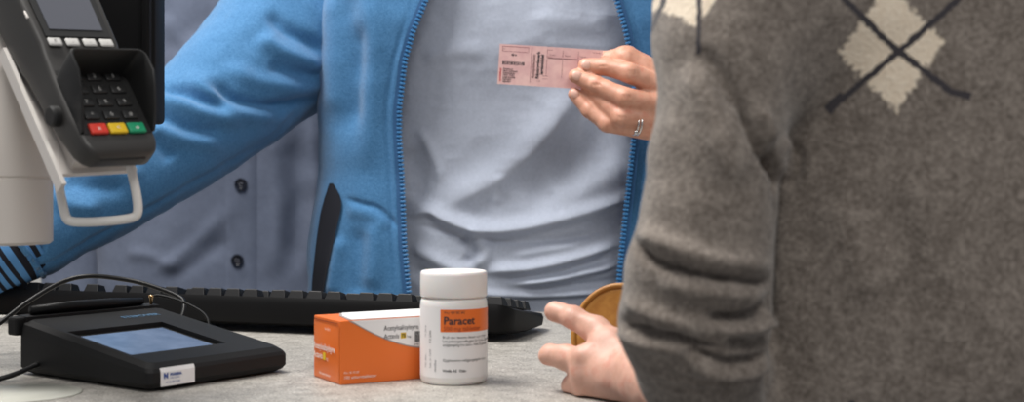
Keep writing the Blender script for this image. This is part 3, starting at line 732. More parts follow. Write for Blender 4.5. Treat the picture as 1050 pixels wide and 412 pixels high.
# left sleeve (raised, mostly behind the sweater)
slv2 = [(650, -120, 1.72, 66), (720, -50, 1.70, 76), (790, 40, 1.66, 68), (830, 130, 1.60, 60), (815, 165, 1.53, 52), (760, 135, 1.48, 43), (715, 112, 1.46, 36)]
tV, tF, tU = sweep_sleeve(slv2, 120, 80, [])
V = np.concatenate([jack_V, sV, tV]); F = np.concatenate([jack_F, sF+len(jack_V), tF+len(jack_V)+len(sV)])
jk = keep(mesh_obj('jacket', V, F, M['fleece']), pw)
md = jk.modifiers.new('thickness', 'SOLIDIFY'); md.thickness = .0035; md.offset = -1
# cuffs with navy stripes
cm = mat('striped_knit', (.07, .24, .50), .9); t = NT(cm); sx = t.n('ShaderNodeSeparateXYZ'); t.l(t.uv(), sx.inputs[0])
fr = t.math('FRACT', t.math('MULTIPLY', sx.outputs[0], 1/.0088)); f = t.math('GREATER_THAN', fr, .55)
t.col(t.mix(f, (.085, .25, .52), (.004, .005, .012))); t.bump(t.noise(900, 2, .6, t.obj()), .4, .0008)
cv, cf, cu_ = sweep_sleeve([(28, 249, 1.418, 39), (14, 258, 1.41, 36), (-4, 269, 1.405, 32), (-24, 280, 1.40, 28)], 60, 96, [], noise=.0006)
co = keep(mesh_obj('cuff', cv, cf, cm, uv=cu_), jk); co.parent = None; co.parent = jk; co.matrix_parent_inverse = jk.matrix_parent_inverse
def sub(o, par):                        # world-built sub-part under a world-built part
    o.parent = par; bpy.context.view_layer.update(); o.matrix_parent_inverse = par.matrix_world.inverted(); return o
co.parent = None; co.matrix_parent_inverse = Matrix.Identity(4); sub(co, jk)
cv, cf, cu_ = sweep_sleeve([(722, 115, 1.462, 35), (708, 109, 1.458, 31), (694, 104, 1.455, 28)], 40, 60, [], noise=.0004)
co = mesh_obj('cuff', cv, cf, cm, uv=cu_); sub(co, jk)
# zips
jz = jack_V.reshape(nz, nt, 3)
for col_, s in ((0, 1), (nt-1, -1)):
    E = jz[:, col_].copy(); E[:, 1] -= .0015; L = np.r_[0, np.cumsum(np.linalg.norm(np.diff(E, axis=0), axis=1))]
    mb = MB(); wt = .006
    n = len(E); V = []
    for p in E[::4]: V += [p+np.array([s*wt, -.0014, 0]), p+np.array([-s*.002, -.0018, 0]), p+np.array([-s*.002, .0008, 0]), p+np.array([s*wt, .0008, 0])]
    kk = len(V)//4
    mb.add(V, [(i*4+j, (i+1)*4+j, (i+1)*4+(j+1) % 4, i*4+(j+1) % 4) for i in range(kk-1) for j in range(4)], 1)
    for Lq in np.arange(0, L[-1], .0046):
        p = np.array([np.interp(Lq, L, E[:, k_]) for k_ in range(3)]); p2 = np.array([np.interp(min(Lq+.003, L[-1]), L, E[:, k_]) for k_ in range(3)])
        tz = math.atan2((p2-p)[0], (p2-p)[2]+1e-9); mb.box(p+np.array([-s*.0012, -.0022, 0]), (.0062, .0032, .0026), 0, rot=Matrix.Rotation(tz, 3, 'Y'), bev=.0006, seg=1)
    sub(mb.build('zipper', [M['zip'], M['zip_tape']], smooth=False), jk)
# pocket opening with dark lining
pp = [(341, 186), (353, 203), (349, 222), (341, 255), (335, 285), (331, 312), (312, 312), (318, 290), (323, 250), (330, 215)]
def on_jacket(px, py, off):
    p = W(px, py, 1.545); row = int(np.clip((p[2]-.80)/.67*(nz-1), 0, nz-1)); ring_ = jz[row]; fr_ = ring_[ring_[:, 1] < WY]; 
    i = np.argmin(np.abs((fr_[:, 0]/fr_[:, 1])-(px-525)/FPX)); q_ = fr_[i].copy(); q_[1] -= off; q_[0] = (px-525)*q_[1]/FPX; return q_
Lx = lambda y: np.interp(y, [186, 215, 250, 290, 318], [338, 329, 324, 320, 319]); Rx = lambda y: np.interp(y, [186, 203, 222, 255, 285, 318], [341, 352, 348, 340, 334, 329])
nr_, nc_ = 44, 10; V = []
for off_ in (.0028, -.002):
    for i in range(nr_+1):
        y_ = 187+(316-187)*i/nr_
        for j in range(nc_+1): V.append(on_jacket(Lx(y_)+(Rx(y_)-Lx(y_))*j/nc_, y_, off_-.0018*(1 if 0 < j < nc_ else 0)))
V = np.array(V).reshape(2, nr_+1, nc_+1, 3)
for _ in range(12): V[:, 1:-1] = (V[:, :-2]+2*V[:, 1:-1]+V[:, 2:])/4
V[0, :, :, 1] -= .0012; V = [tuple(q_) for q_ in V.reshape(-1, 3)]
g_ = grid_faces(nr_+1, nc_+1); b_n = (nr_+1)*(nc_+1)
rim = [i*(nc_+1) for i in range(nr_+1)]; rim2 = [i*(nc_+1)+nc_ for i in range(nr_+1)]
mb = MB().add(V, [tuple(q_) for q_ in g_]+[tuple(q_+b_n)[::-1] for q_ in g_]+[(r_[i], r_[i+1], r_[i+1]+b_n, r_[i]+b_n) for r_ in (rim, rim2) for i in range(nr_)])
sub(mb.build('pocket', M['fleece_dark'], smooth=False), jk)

# hand with the slip: fingers given through the photo, in metres
HD = 1.425
def hand_w(P):
    w3 = lambda x, y, D: W(x, y, D)
    s = lambda q: S(q, HD)
    fingers = [
     [(600.5, 67.5, 1.432, 7.0), (622, 68.5, 1.424, 8.0), (646, 75, 1.414, 9.2), (676, 88, 1.425, 10.5)],
     [(590.5, 78, 1.430, 6.8), (612, 87, 1.420, 7.8), (641, 100, 1.407, 9.2), (676, 108, 1.420, 10.5)],
     [(603, 92, 1.434, 6.2), (618, 104, 1.424, 7.6), (637, 120, 1.411, 8.8), (674, 122, 1.422, 10.0)],
     [(589, 97, 1.436, 6.0), (604, 113, 1.428, 6.9), (622, 127, 1.420, 7.6), (668, 134, 1.426, 9.5)],
    ]
    d = ellip(P, w3(684, 106, 1.435), (s(20), s(15), s(32)))
    for f in fingers:
        df = None
        for a_, b_ in zip(f[:-1], f[1:]):
            e = cone(P, w3(*a_[:3]), w3(*b_[:3]), s(a_[3]*1.12), s(b_[3]*1.10)); df = e if df is None else smin(df, e, .003)
        d = smin(d, df, .0045)
    # thumb behind the slip, its base rising above the index finger
    th_ = [(596, 66, 1.453, 7.5), (618, 62, 1.452, 9), (642, 62, 1.438, 15), (676, 84, 1.442, 20)]
    dt = None
    for a_, b_ in zip(th_[:-1], th_[1:]):
        e = cone(P, w3(*a_[:3]), w3(*b_[:3]), s(a_[3]), s(b_[3])); dt = e if dt is None else smin(dt, e, .004)
    d = smin(d, dt, .004)
    d = smin(d, cone(P, w3(690, 106, 1.44), w3(725, 116, 1.47), s(26), s(24)), .02)
    return d
lo = W(575, 150, 1.38); hi = W(735, 30, 1.50); lo[1], hi[1] = 1.38, 1.50
hV, hF = nets(hand_w, lo, hi, .00105)
# knuckle creases and skin relief
N = vnormals(hV, hF); cr_ = []
for (x, y), aa in (((648, 75), .9), ((642, 100), 1.0), ((638, 121), 1.1), ((619, 68), 1.4), ((612, 87), 1.2)):
    for o_ in (-3, 0, 3):
        dx, dy = math.sin(aa)*5, math.cos(aa)*5; cr_.append(F_(1.41, 1.1, -.0006, [(x+o_-dx*.4, y-dy), (x+o_, y), (x+o_+dx*.0, y+dy)]))
hV = hV+N*((fold_field(hV[:, [0, 2]], cr_)*front(hV, N))+.0004*vnoise(hV*150))[:, None]
# other arm and hand, torso inside the clothes (coarse)
def core_w(P):
    d = cone(P, (WX, WY, .95), (WX, WY, 1.28), .11, .11)
    d = smin(d, cone(P, (WX-.13, WY, 1.34), (WX+.13, WY, 1.34), .06, .06), .06); d = smin(d, cone(P, (WX, WY, 1.34), (WX, WY, 1.49), .055, .052), .03)
    A_ = [W(335, -20, 1.69), W(150, 160, 1.51), W(10, 260, 1.41), W(-40, 288, 1.395)]
    for i in range(3): d = smin(d, cone(P, A_[i], A_[i+1], (.045, .038, .026)[i], (.038, .026, .022)[i]), .01)
    p = A_[3]+np.array([-.01, .0, .012]); d = smin(d, ellip(P, p+np.array([-.05, -.01, -.012]), (.045, .035, .016)), .012)
    for k_ in range(4):
        b_ = p+np.array([-.085, -.035+.02*k_, -.012]); m_ = b_+np.array([-.035, -.004, .002]); e_ = m_+np.array([-.025, -.004, -.018])
        d = smin(d, cone(P, b_, m_, .009, .008), .003); d = smin(d, cone(P, m_, e_, .008, .0065), .003)
    d = smin(d, cone(P, p+np.array([-.03, -.03, -.012]), p+np.array([-.08, -.06, -.022]), .011, .008), .008)
    B_ = [W(720, -50, 1.70), W(825, 150, 1.58), W(722, 114, 1.47)]
    for i in range(2): d = smin(d, cone(P, B_[i], B_[i+1], (.045, .036)[i], (.036, .024)[i]), .01)
    return d
cV, cF = nets(core_w, (-.78, 1.30, .86), (.42, 1.82, 1.54), .006)
keep(mesh_obj('body', np.concatenate([hV, cV]), np.concatenate([hF, cF+len(hV)]), M['skin_w']), pw)
# fingernails
for x, y, D, an, sx_, sy_ in ((601.5, 66.8, 1.4232, .05, 5.6, 5.0), (592.0, 77.6, 1.4212, .30, 5.6, 4.8), (589.3, 96.0, 1.4282, .80, 5.0, 4.2)):
    mb = MB(); bm = bmesh.new(); bmesh.ops.create_uvsphere(bm, u_segments=20, v_segments=12, radius=1); bm.verts.index_update()
    R = Matrix.Rotation(an, 3, 'Y'); c = Vector(W(x, y, D))
    mb.add([R @ Vector((v.co.x*S(sx_, D), v.co.y*.0022, v.co.z*S(sy_, D)))+c for v in bm.verts], [[v.index for v in f.verts] for f in bm.faces]); bm.free()
    keep(mb.build('fingernail', M['nail']), pw)
# rings
for dx, rr in ((0, 1.0), (3.2, 1.02)):
    c = W(651+dx, 127.5, 1.4165); ax_ = (W(674, 125, 1.422)-W(637, 120, 1.411)); ax_ /= np.linalg.norm(ax_); u1 = np.cross(ax_, (0, 1, 0)); u1 /= np.linalg.norm(u1); u2 = np.cross(ax_, u1)
    mb = MB().tube([c+S(10.9, 1.415)*rr*(math.cos(q_)*u1+math.sin(q_)*u2) for q_ in np.linspace(0, 2*PI, 40, endpoint=False)], .0010, 10, closed=True)
    if dx == 0: mb.box(c+np.array([0.0005, -.009, -.0085]), (.004, .003, .004), bev=.001)
    tag(keep(mb.build('finger_ring', M['silver']), pw), 'plain silver ring' if dx else 'silver ring with a small stone')
tV, tF = lowbody(WX, WY, 1.0); keep(mesh_obj('trousers', tV, tF, M['trousers']), pw)
mb = MB(); shoes(mb, WX, WY, -1); keep(mb.build('shoes', M['black']), pw)

# pink slip
cD = 1.4425; c0, c1, c2 = W(512.5, 44.8, cD), W(618, 51.5, cD), W(507, 85.8, cD)
cu1 = (c1-c0); CLn = np.linalg.norm(cu1); cu1 /= CLn; cn = np.cross(cu1, c2-c0); cn /= np.linalg.norm(cn); cv1 = np.cross(cn, cu1); CHn = float(np.dot(c2-c0, cv1))
if cn[1] > 0: cn = -cn
k_ = cD/FPX
def CD(u, v, w_=0): 
    bow = .0015*math.sin(PI*min(1, max(0, u*k_/CLn))); return c0+cu1*(u*k_)+cv1*(v*k_-.0)*1.0+cn*(w_+bow)
LU, LV = CLn/k_, CHn/k_
slip = empty('prescription_slip', CD(LU/2, LV/2), 'pink printed slip with a barcode held between finger and thumb', 'slip')
def pink(name, c): return mat(name, c, .55)
mb = MB(); nu = 16
V = [CD(LU*i/nu, LV*j, w_) for w_ in (-.0003, 0) for j in (0, 1) for i in range(nu+1)]; n1 = nu+1
mb.add(V, [(i, i+1, n1+i+1, n1+i) for i in range(nu)]+[(2*n1+i, 2*n1+i+1, 3*n1+i+1, 3*n1+i) for i in range(nu)]+[(i, i+1, 2*n1+i+1, 2*n1+i) for i in range(nu)]+[(n1+i, n1+i+1, 3*n1+i+1, 3*n1+i) for i in range(nu)]+[(0, n1, 3*n1, 2*n1), (nu, n1+nu, 3*n1+nu, 2*n1+nu)])
pm = mat('pink_paper', (.70, .43, .42), .55); t = NT(pm); t.col(t.ramp(t.noise(60, 3, .6, t.obj()), [(.35, (.64, .38, .38)), (.65, (.76, .50, .47))]))
keep(mb.build('paper', pm, smooth=False), slip)
mb = MB()
def bar(u0, v0, u1, v1, m_): mb.prism([(u0, v0), (u1, v0), (u1, v1), (u0, v1)], lambda u, v, z: CD(u, v, .0001+z), .00005, m_)
for u, v, a_, b_, m_ in ((33, 2, 33.5, 38, 1), (49, 3, 49.4, 30, 1), (65, 3, 65.4, 31, 1), (81, 3, 81.4, 31, 1), (49, 3, 104, 3.5, 1), (49, 10, 104, 10.4, 1), (46, 30, 104, 30.5, 1), (46, 33, 104, 33.4, 1), (3, 2, 30, 2.5, 1), (3, 7, 30, 7.4, 1), (3, 2, 3.4, 7, 1), (29.6, 2, 30, 7, 1), (50, 11, 64.5, 12, 2), (66, 11, 80, 12, 2)): bar(u, v, a_, b_, m_)
xx = 4.
while xx < 26: 
    wd = random.choice((.5, .8, 1.2)); bar(xx, 17.5, xx+wd, 21, 0); xx += wd+random.choice((.4, .7))
ct_ = lambda u, v: CD(u, -v, .0002)
for i in range(7): put_text(mb, ['Resept nr', 'Navn Adresse', 'Fodselsdato', 'Dato 12.03', 'Lege apotek', 'Refusjon', 'Signatur'][i], 2.6, ct_, 5, -26-2.1*i, 0, bold=.05)
put_text(mb, 'SE 6', 3.2, ct_, 12.5, -11.5, 0, bold=.1); put_text(mb, 'nr', 2.4, ct_, 4, -5.4, 2); put_text(mb, '123', 2.4, ct_, 40, -36.5, 2)
put_text(mb, 'Reseptblankett', 4.0, ct_, 37.2, -33, 2, rot=PI/2, bold=.08)
put_text(mb, 'Rikstrygdeverk', 4.6, ct_, 41.8, -33.5, 0, rot=PI/2, bold=.15); put_text(mb, 'legemiddel', 4.8, ct_, 46, -29, 0, rot=PI/2, bold=.15)
put_text(mb, 'apotekkopi', 3.0, ct_, 3.2, -38, 3, rot=PI/2, bold=.1)
for u in (51, 67, 83): put_text(mb, 'Varenr', 2.4, ct_, u, -9, 2)
keep(mb.build('print', [M['ink'], mat('brown_rule', (.30, .12, .13), .6), mat('brown_ink', (.22, .12, .12), .6), mat('red_print', (.55, .06, .07), .6)], smooth=False), slip)

# ===== person behind, in a buttoned blue-grey shirt
PX, PY = -.415, 2.12
p2 = empty('person', (PX, PY, 0), 'person behind the blue jacket wearing a blue-grey shirt with dark buttons', 'person')
A2 = lambda z: shoulder(z, .225+.01*np.sin((z-1)*6), 1.45, 1.56, .07); B2 = lambda z: shoulder(z, .125+.01*np.exp(-((z-1.25)/.12)**2), 1.45, 1.56, .07)
V, F = torso_grid(PX, PY, A2, B2, 2.6, .78, 1.56, 300, 300); N = vnormals(V, F)
D2 = 1.99
s2 = [F_(D2, 2.0, -.0035, [(262, -40), (263, 60), (262.5, 150), (263, 220), (262, 330)]), F_(D2, 9, .003, [(165, 10), (185, 40), (230, 60)]), F_(D2, 12, -.003, [(170, 60), (200, 30), (240, 20)]),
      F_(D2, 7, .003, [(150, 285), (180, 265), (215, 235), (240, 205)]), F_(D2, 7, -.003, [(165, 290), (200, 270), (235, 240)]), F_(D2, 7, .003, [(120, 262), (150, 262), (190, 280)]), F_(D2, 9, .006, [(275, 120), (285, 200), (280, 290)]), F_(D2, 9, -.006, [(298, 130), (305, 200), (300, 290)]), F_(D2, 7, .006, [(316, 100), (322, 180), (318, 290)])]
d = fold_field(V[:, [0, 2]], s2)+.004*vnoise(V*np.array([12, 12, 8.]))+.0015*vnoise(V*33)
V = V+N*(d*(.3+.7*front(V, N)))[:, None]
def tubeworld(pts, rad, nl=60, nr=40):
    P = catmull([np.r_[p, r_] for p, r_ in zip(pts, rad)], nl); C = P[:, :3]; _, Nn, Bb, _t = frames(C); a = np.linspace(0, 2*PI, nr, endpoint=False)
    V = (C[:, None, :]+P[:, 3][:, None, None]*(np.cos(a)[None, :, None]*Nn[:, None, :]+np.sin(a)[None, :, None]*Bb[:, None, :])).reshape(-1, 3); return V+.003*vnoise(V*20)[:, None], grid_faces(nl, nr, True)
Vs, Fs = [V], [F]; n0 = len(V)
for s in (-1, 1):
    v_, f_ = tubeworld([(PX+s*.13, PY, 1.50), (PX+s*.20, PY, 1.44), (PX+s*.25, PY+.01, 1.25), (PX+s*.262, PY+.02, 1.08), (PX+s*.262, PY+.01, .90)], (.06, .068, .066, .062, .052)); Vs.append(v_); Fs.append(f_+n0); n0 += len(v_)
sh = keep(mesh_obj('shirt', np.concatenate(Vs), np.concatenate(Fs), M['shirt']), p2)
md = sh.modifiers.new('thickness', 'SOLIDIFY'); md.thickness = .002; md.offset = -1
S2 = Vs[0]; SF2 = S2[S2[:, 1] < PY]
def on_shirt(x, z, off):
    i = np.argsort((SF2[:, 0]-x)**2+(SF2[:, 2]-z)**2)[:6]; return np.array([x, SF2[i, 1].mean()-off, z])
_x0, _x1 = W(231, 0, D2)[0], W(262, 0, D2)[0]; _V = []; _n, _m = 120, 8
for off_ in (.0016, -.001):
    for i in range(_n+1):
        z_ = .86+.58*i/_n
        for j in range(_m+1): _V.append(on_shirt(_x0+(_x1-_x0)*j/_m, z_, off_-(.0012 if j in (0, _m) and off_ > 0 else 0)))
_g = grid_faces(_n+1, _m+1); _b = (_n+1)*(_m+1)
mb = MB().add(_V, [tuple(q_) for q_ in _g]+[tuple(q_+_b)[::-1] for q_ in _g]+[(r_[i], r_[i+1], r_[i+1]+_b, r_[i]+_b) for r_ in ([i*(_m+1) for i in range(_n+1)], [i*(_m+1)+_m for i in range(_n+1)]) for i in range(_n)])
sub(mb.build('button_placket', M['shirt'], auto=.6), sh)
for px_, py_ in ((244.5, 75), (245, 189), (241, 267.5)):
    Dq = 1.978; c = Vector(W(px_, py_, Dq))
    # rest the button on the shirt surface
    S2 = Vs[0]; i = np.argmin((S2[:, 0]-c.x)**2+(S2[:, 2]-c.z)**2+1e3*(S2[:, 1] > PY)); c.y = S2[i, 1]-.0022
    mb = MB().lathe([(0, .0012), (.0052, .0012), (.0066, .0026), (.0085, .0028), (.0092, .0016), (.0092, 0), (0, 0)], tuple(c), 28, axis=Matrix(((1, 0, 0), (0, 0, -1), (0, 1, 0))))
    for sx_ in (-1, 1):
        for sz_ in (-1, 1): mb.box(c+Vector((sx_*.0018, -.0016, sz_*.0018)), (.0014, .001, .0014), 1)
    sub(mb.build('button', [mat('button_navy', (.008, .010, .018), .25), M['ink_grey']], auto=.6), sh)
def core2(P):
    d = cone(P, (PX, PY, .95), (PX, PY, 1.36), .10, .105); d = smin(d, cone(P, (PX-.14, PY, 1.44), (PX+.14, PY, 1.44), .05, .05), .06); d = smin(d, cone(P, (PX, PY, 1.44), (PX, PY, 1.60), .058, .055), .03)
    for s in (-1, 1):
        A_ = [np.array(q_) for q_ in ((PX+s*.18, PY, 1.43), (PX+s*.262, PY+.02, 1.10), (PX+s*.262, PY, .86))]
        for i in range(2): d = smin(d, cone(P, A_[i], A_[i+1], (.04, .034)[i], (.034, .025)[i]), .01)
        d = smin(d, ellip(P, A_[2]+np.array([0, -.005, -.06]), (.016, .038, .048)), .012)
        for k_ in range(4):
            b_ = A_[2]+np.array([0, -.033+.019*k_, -.10]); m_ = b_+np.array([-s*.006, -.002, -.035]); e_ = m_+np.array([-s*.016, -.002, -.026]); d = smin(d, cone(P, b_, m_, .009, .0085), .003); d = smin(d, cone(P, m_, e_, .0085, .007), .003)
        d = smin(d, cone(P, A_[2]+np.array([-s*.004, -.032, -.04]), A_[2]+np.array([-s*.02, -.055, -.09]), .011, .008), .008)
    return d
cV, cF = nets(core2, (PX-.38, PY-.2, .64), (PX+.38, PY+.2, 1.66), .007); keep(mesh_obj('body', cV, cF, M['skin_w']), p2)
tV, tF = lowbody(PX, PY, 1.0); keep(mesh_obj('trousers', tV, tF, M['trousers']), p2)
mb = MB(); shoes(mb, PX, PY, -1); keep(mb.build('shoes', M['black']), p2)

# ===== customer in the grey sweater, seen from behind
QX, QY = .285, .808
pc = empty('person', (QX, QY, 0), 'person seen from behind in a grey knitted sweater with cream diamonds', 'person')
AD = .775
arm = [(792, -60, .765, 66), (768, 0, .750, 66), (748, 70, .742, 70), (735, 160, .733, 69), (728, 215, .731, 69), (718, 280, .732, 75), (715, 330, .738, 77), (722, 372, .752, 69), (745, 400, .765, 52)]
def sweater(P):
    # torso: rounded slab
    q_ = P-np.array([QX, QY, 1.0], P.dtype); a_, b_ = .172, .091
    zz = P[..., 2]; wtop = smooth01((zz-1.26)/.10)
    aa = a_*(1-.30*wtop)+.004*np.sin(zz*20)
    e = (np.abs(q_[..., 0]/aa)**2.05+np.abs(q_[..., 1]/(b_*(1+.03*np.sin(zz*9))))**2.05)**(1/2.05)
    d = (e-1)*b_; d = np.maximum(d, zz-1.385); d = np.maximum(d, .80-zz)
    k_ = .006+.080*smooth01((zz-1.10)/.10)
    da = None
    for a1, b1 in zip(arm[:-1], arm[1:]):
        e = cone(P, W(*a1[:3]), W(*b1[:3]), S(a1[3], a1[2]), S(b1[3], b1[2])); da = e if da is None else smin(da, e, .004)
    d = smin(d, da, k_)
    ra = [(QX+.15, QY, 1.29), (QX+.215, QY-.01, 1.10), (QX+.225, QY+.03, .99)]
    for i in range(2): d = smin(d, cone(P, ra[i], ra[i+1], (.055, .046)[i], (.046, .042)[i]), .02)
    d = smin(d, cone(P, (QX, QY, 1.33), (QX, QY, 1.40), .075, .062), .05)
    return d
hs = .0027
V, F = nets(sweater, (.035, .66, .79), (.575, .935, 1.43), hs)
N = vnormals(V, F)
for _ in range(2):                      # settle the normals
    Nn = N.copy()
    for a_, b_ in ((0, 1), (1, 2), (2, 3), (3, 0)): np.add.at(Nn, F[:, a_], N[F[:, b_]])
    N = Nn/np.linalg.norm(Nn, axis=1)[:, None]
DA = .72
swf = [
 F_(DA, 9, .006, [(640, 222), (665, 243), (710, 260), (760, 268), (796, 270)]), F_(DA, 4.5, -.010, [(636, 228), (655, 254), (671, 267), (713, 278), (760, 285), (802, 291)], .7),
 F_(DA, 8, .005, [(668, 284), (700, 292), (740, 296), (785, 299)]),
 F_(DA, 5, -.012, [(803, 303), (784, 310), (772, 318), (745, 322), (715, 318)]), F_(DA, 7, .007, [(720, 330), (750, 333), (785, 330), (798, 320)], .6),
 F_(DA, 8, .005, [(634, 302), (655, 314), (690, 326), (720, 332)]),
 F_(DA, 4, -.009, [(615, 316), (632, 328), (657, 335), (690, 341), (713, 348), (740, 352)]), F_(DA, 4, -.007, [(735, 343), (765, 348), (800, 345)]),
 F_(DA, 6, .006, [(622, 340), (655, 347), (685, 352), (706, 355)]), F_(DA, 3.5, -.008, [(690, 352), (712, 358), (738, 366), (768, 365), (785, 358)]),
 F_(DA, 6, .006, [(700, 368), (735, 377), (770, 376), (795, 366)]),
 F_(DA, 2, -.002, [(640, 362), (690, 381), (740, 388), (785, 385)]), F_(DA, 2, -.0015, [(650, 380), (700, 396), (760, 398)]),
 F_(DA, 4.5, -.010, [(750, 100), (760, 128), (768, 150), (780, 168), (797, 190)], .6), F_(DA, 5, -.016, [(787, 152), (790, 165), (797, 180), (798, 200)]),
 F_(DA, 7, .008, [(772, 112), (780, 135), (784, 150)]), F_(DA, 8, .009, [(806, 140), (815, 160), (811, 185)]), F_(DA, 6, -.004, [(822, 140), (828, 165), (818, 195)]),
 F_(DA, 16, .005, [(700, 60), (722, 110), (740, 165), (745, 200)]), F_(DA, 9, -.004, [(715, 50), (738, 90), (755, 120)]),
 F_(DA, 5, -.012, [(798, 180), (799, 240), (798, 290), (797, 350), (792, 430)]),
 F_(DA, 22, .003, [(850, 200), (880, 250), (900, 320)]), F_(DA, 24, -.003, [(900, 180), (930, 260), (940, 340)]),
]
d = fold_field(V[:, [0, 2]], swf)*front(V, N)+.0020*vnoise(V*18)+.0009*vnoise(V*45)
V = V+N*d[:, None]
# knit material with the diamond pattern of the garment
km = mat('grey_knit', (.16, .15, .14), .95); t = NT(km); oc = t.obj()
# garment coordinates: metres across and up the garment
geo = t.n('ShaderNodeSeparateXYZ'); t.l(oc, geo.inputs[0]); X_, Z_ = geo.outputs[0], geo.outputs[2]
nf = t.noise(420, 3, .65, oc); nm = t.noise(120, 3, .6, oc); nl_ = t.noise(22, 2, .5, oc)
f = t.math('ADD', t.math('ADD', t.math('MULTIPLY', nf, .55), t.math('MULTIPLY', nm, .33)), t.math('MULTIPLY', nl_, .12))
base = t.ramp(f, [(.38, (.108, .088, .073)), (.5, (.190, .160, .136)), (.62, (.29, .25, .215))])
def wc(px, py, D): p = W(px, py, D); return p[0]-QX, p[2]
def lin(cx, cz, ax_, az_, bx2, bz2, jag):      # |diamond| distance in a skewed frame
    # solve (x-cx, z-cz) = s*a + r*b, mask |s|+|r| < 1
    det = ax_*bz2-az_*bx2
    dx = t.math('SUBTRACT', X_, cx); dz = t.math('SUBTRACT', Z_, cz)
    s_ = t.math('DIVIDE', t.math('SUBTRACT', t.math('MULTIPLY', dx, bz2), t.math('MULTIPLY', dz, bx2)), det)
    r_ = t.math('DIVIDE', t.math('SUBTRACT', t.math('MULTIPLY', dz, ax_), t.math('MULTIPLY', dx, az_)), det)
    e = t.math('ADD', t.math('ABSOLUTE', s_), t.math('ABSOLUTE', r_)); e = t.math('ADD', e, t.math('MULTIPLY', t.math('SUBTRACT', jag, .5), .35))
    return t.math('SMOOTH_MIN', t.math('MAXIMUM', t.math('MULTIPLY', t.math('SUBTRACT', 1.0, e), 14), 0), 1, .1)
jag = t.noise(330, 1, .5, oc)
def diamond(l_, r2, top, bot, D):
    L_, R2, T_, B_ = (wc(*p, D) for p in (l_, r2, top, bot)); cx = (L_[0]+R2[0])/2; cz = (T_[1]+B_[1])/2
    return lin(cx, cz, (R2[0]-L_[0])/2, (R2[1]-L_[1])/2, (T_[0]-B_[0])/2, (T_[1]-B_[1])/2, jag)
def seg(p, q2, D, wpx):
    a_, b_ = wc(*p, D), wc(*q2, D); L_ = math.hypot(b_[0]-a_[0], b_[1]-a_[1]); ux, uz = (b_[0]-a_[0])/L_, (b_[1]-a_[1])/L_
    dx = t.math('SUBTRACT', X_, a_[0]); dz = t.math('SUBTRACT', Z_, a_[1])
    al = t.math('ADD', t.math('MULTIPLY', dx, ux), t.math('MULTIPLY', dz, uz)); ac = t.math('SUBTRACT', t.math('MULTIPLY', dx, uz), t.math('MULTIPLY', dz, ux))
    ac = t.math('ADD', t.math('ABSOLUTE', ac), t.math('MULTIPLY', t.math('SUBTRACT', jag, .5), .0022))
    m1 = t.math('LESS_THAN', ac, S(wpx, D)); m2 = t.math('LESS_THAN', t.math('ABSOLUTE', t.math('SUBTRACT', al, L_/2)), L_/2)
    return t.math('MULTIPLY', m1, m2)
back = t.math('LESS_THAN', t.n('ShaderNodeSeparateXYZ').outputs[1], 1)   # placeholder input, replaced below
sy = t.n('ShaderNodeSeparateXYZ'); t.l(oc, sy.inputs[0]); back = t.math('LESS_THAN', sy.outputs[1], 0.01)
dm = t.math('MAXIMUM', diamond((869, 50), (982, 40), (924, -24), (938, 113), .705), diamond((668, 22), (760, -22), (712, -70), (700, 34), .735))
dm = t.math('MAXIMUM', dm, diamond((1085, 30), (1190, 30), (1137, -35), (1137, 100), .70))
ln = t.math('MAXIMUM', seg((868, -6), (986, 92), .705, 3.4), seg((872, 104), (1006, -16), .705, 3.4))
ln = t.math('MAXIMUM', ln, t.math('MAXIMUM', seg((1082, -6), (1200, 92), .705, 3.4), seg((1084, 104), (1218, -16), .705, 3.4)))
ln = t.math('MAXIMUM', ln, t.math('MAXIMUM', seg((984, 92), (1006, 97), .705, 4), seg((864, 110), (880, 94), .705, 5.5)))
ln = t.math('MAXIMUM', ln, t.math('MAXIMUM', seg((714, -30), (709, 60), .735, 2.2), seg((684, -10), (668, 32), .745, 2.0)))
cc = t.mix(t.math('MULTIPLY', dm, back), base, t.ramp(nf, [(.3, (.74, .61, .46)), (.7, (.88, .77, .62))]))
cc = t.mix(t.math('MULTIPLY', ln, back), cc, (.045, .040, .046)); t.col(cc)
t.bump(t.math('ADD', nf, t.math('MULTIPLY', nm, .8)), .7, .0012); t.b.inputs['Sheen Weight'].default_value = .25; t.b.inputs['Sheen Roughness'].default_value = .6; t.b.inputs['Specular IOR Level'].default_value = .1
V = V-np.array([QX, QY, 0]); mesh_obj('sweater', V, F, km, pc)

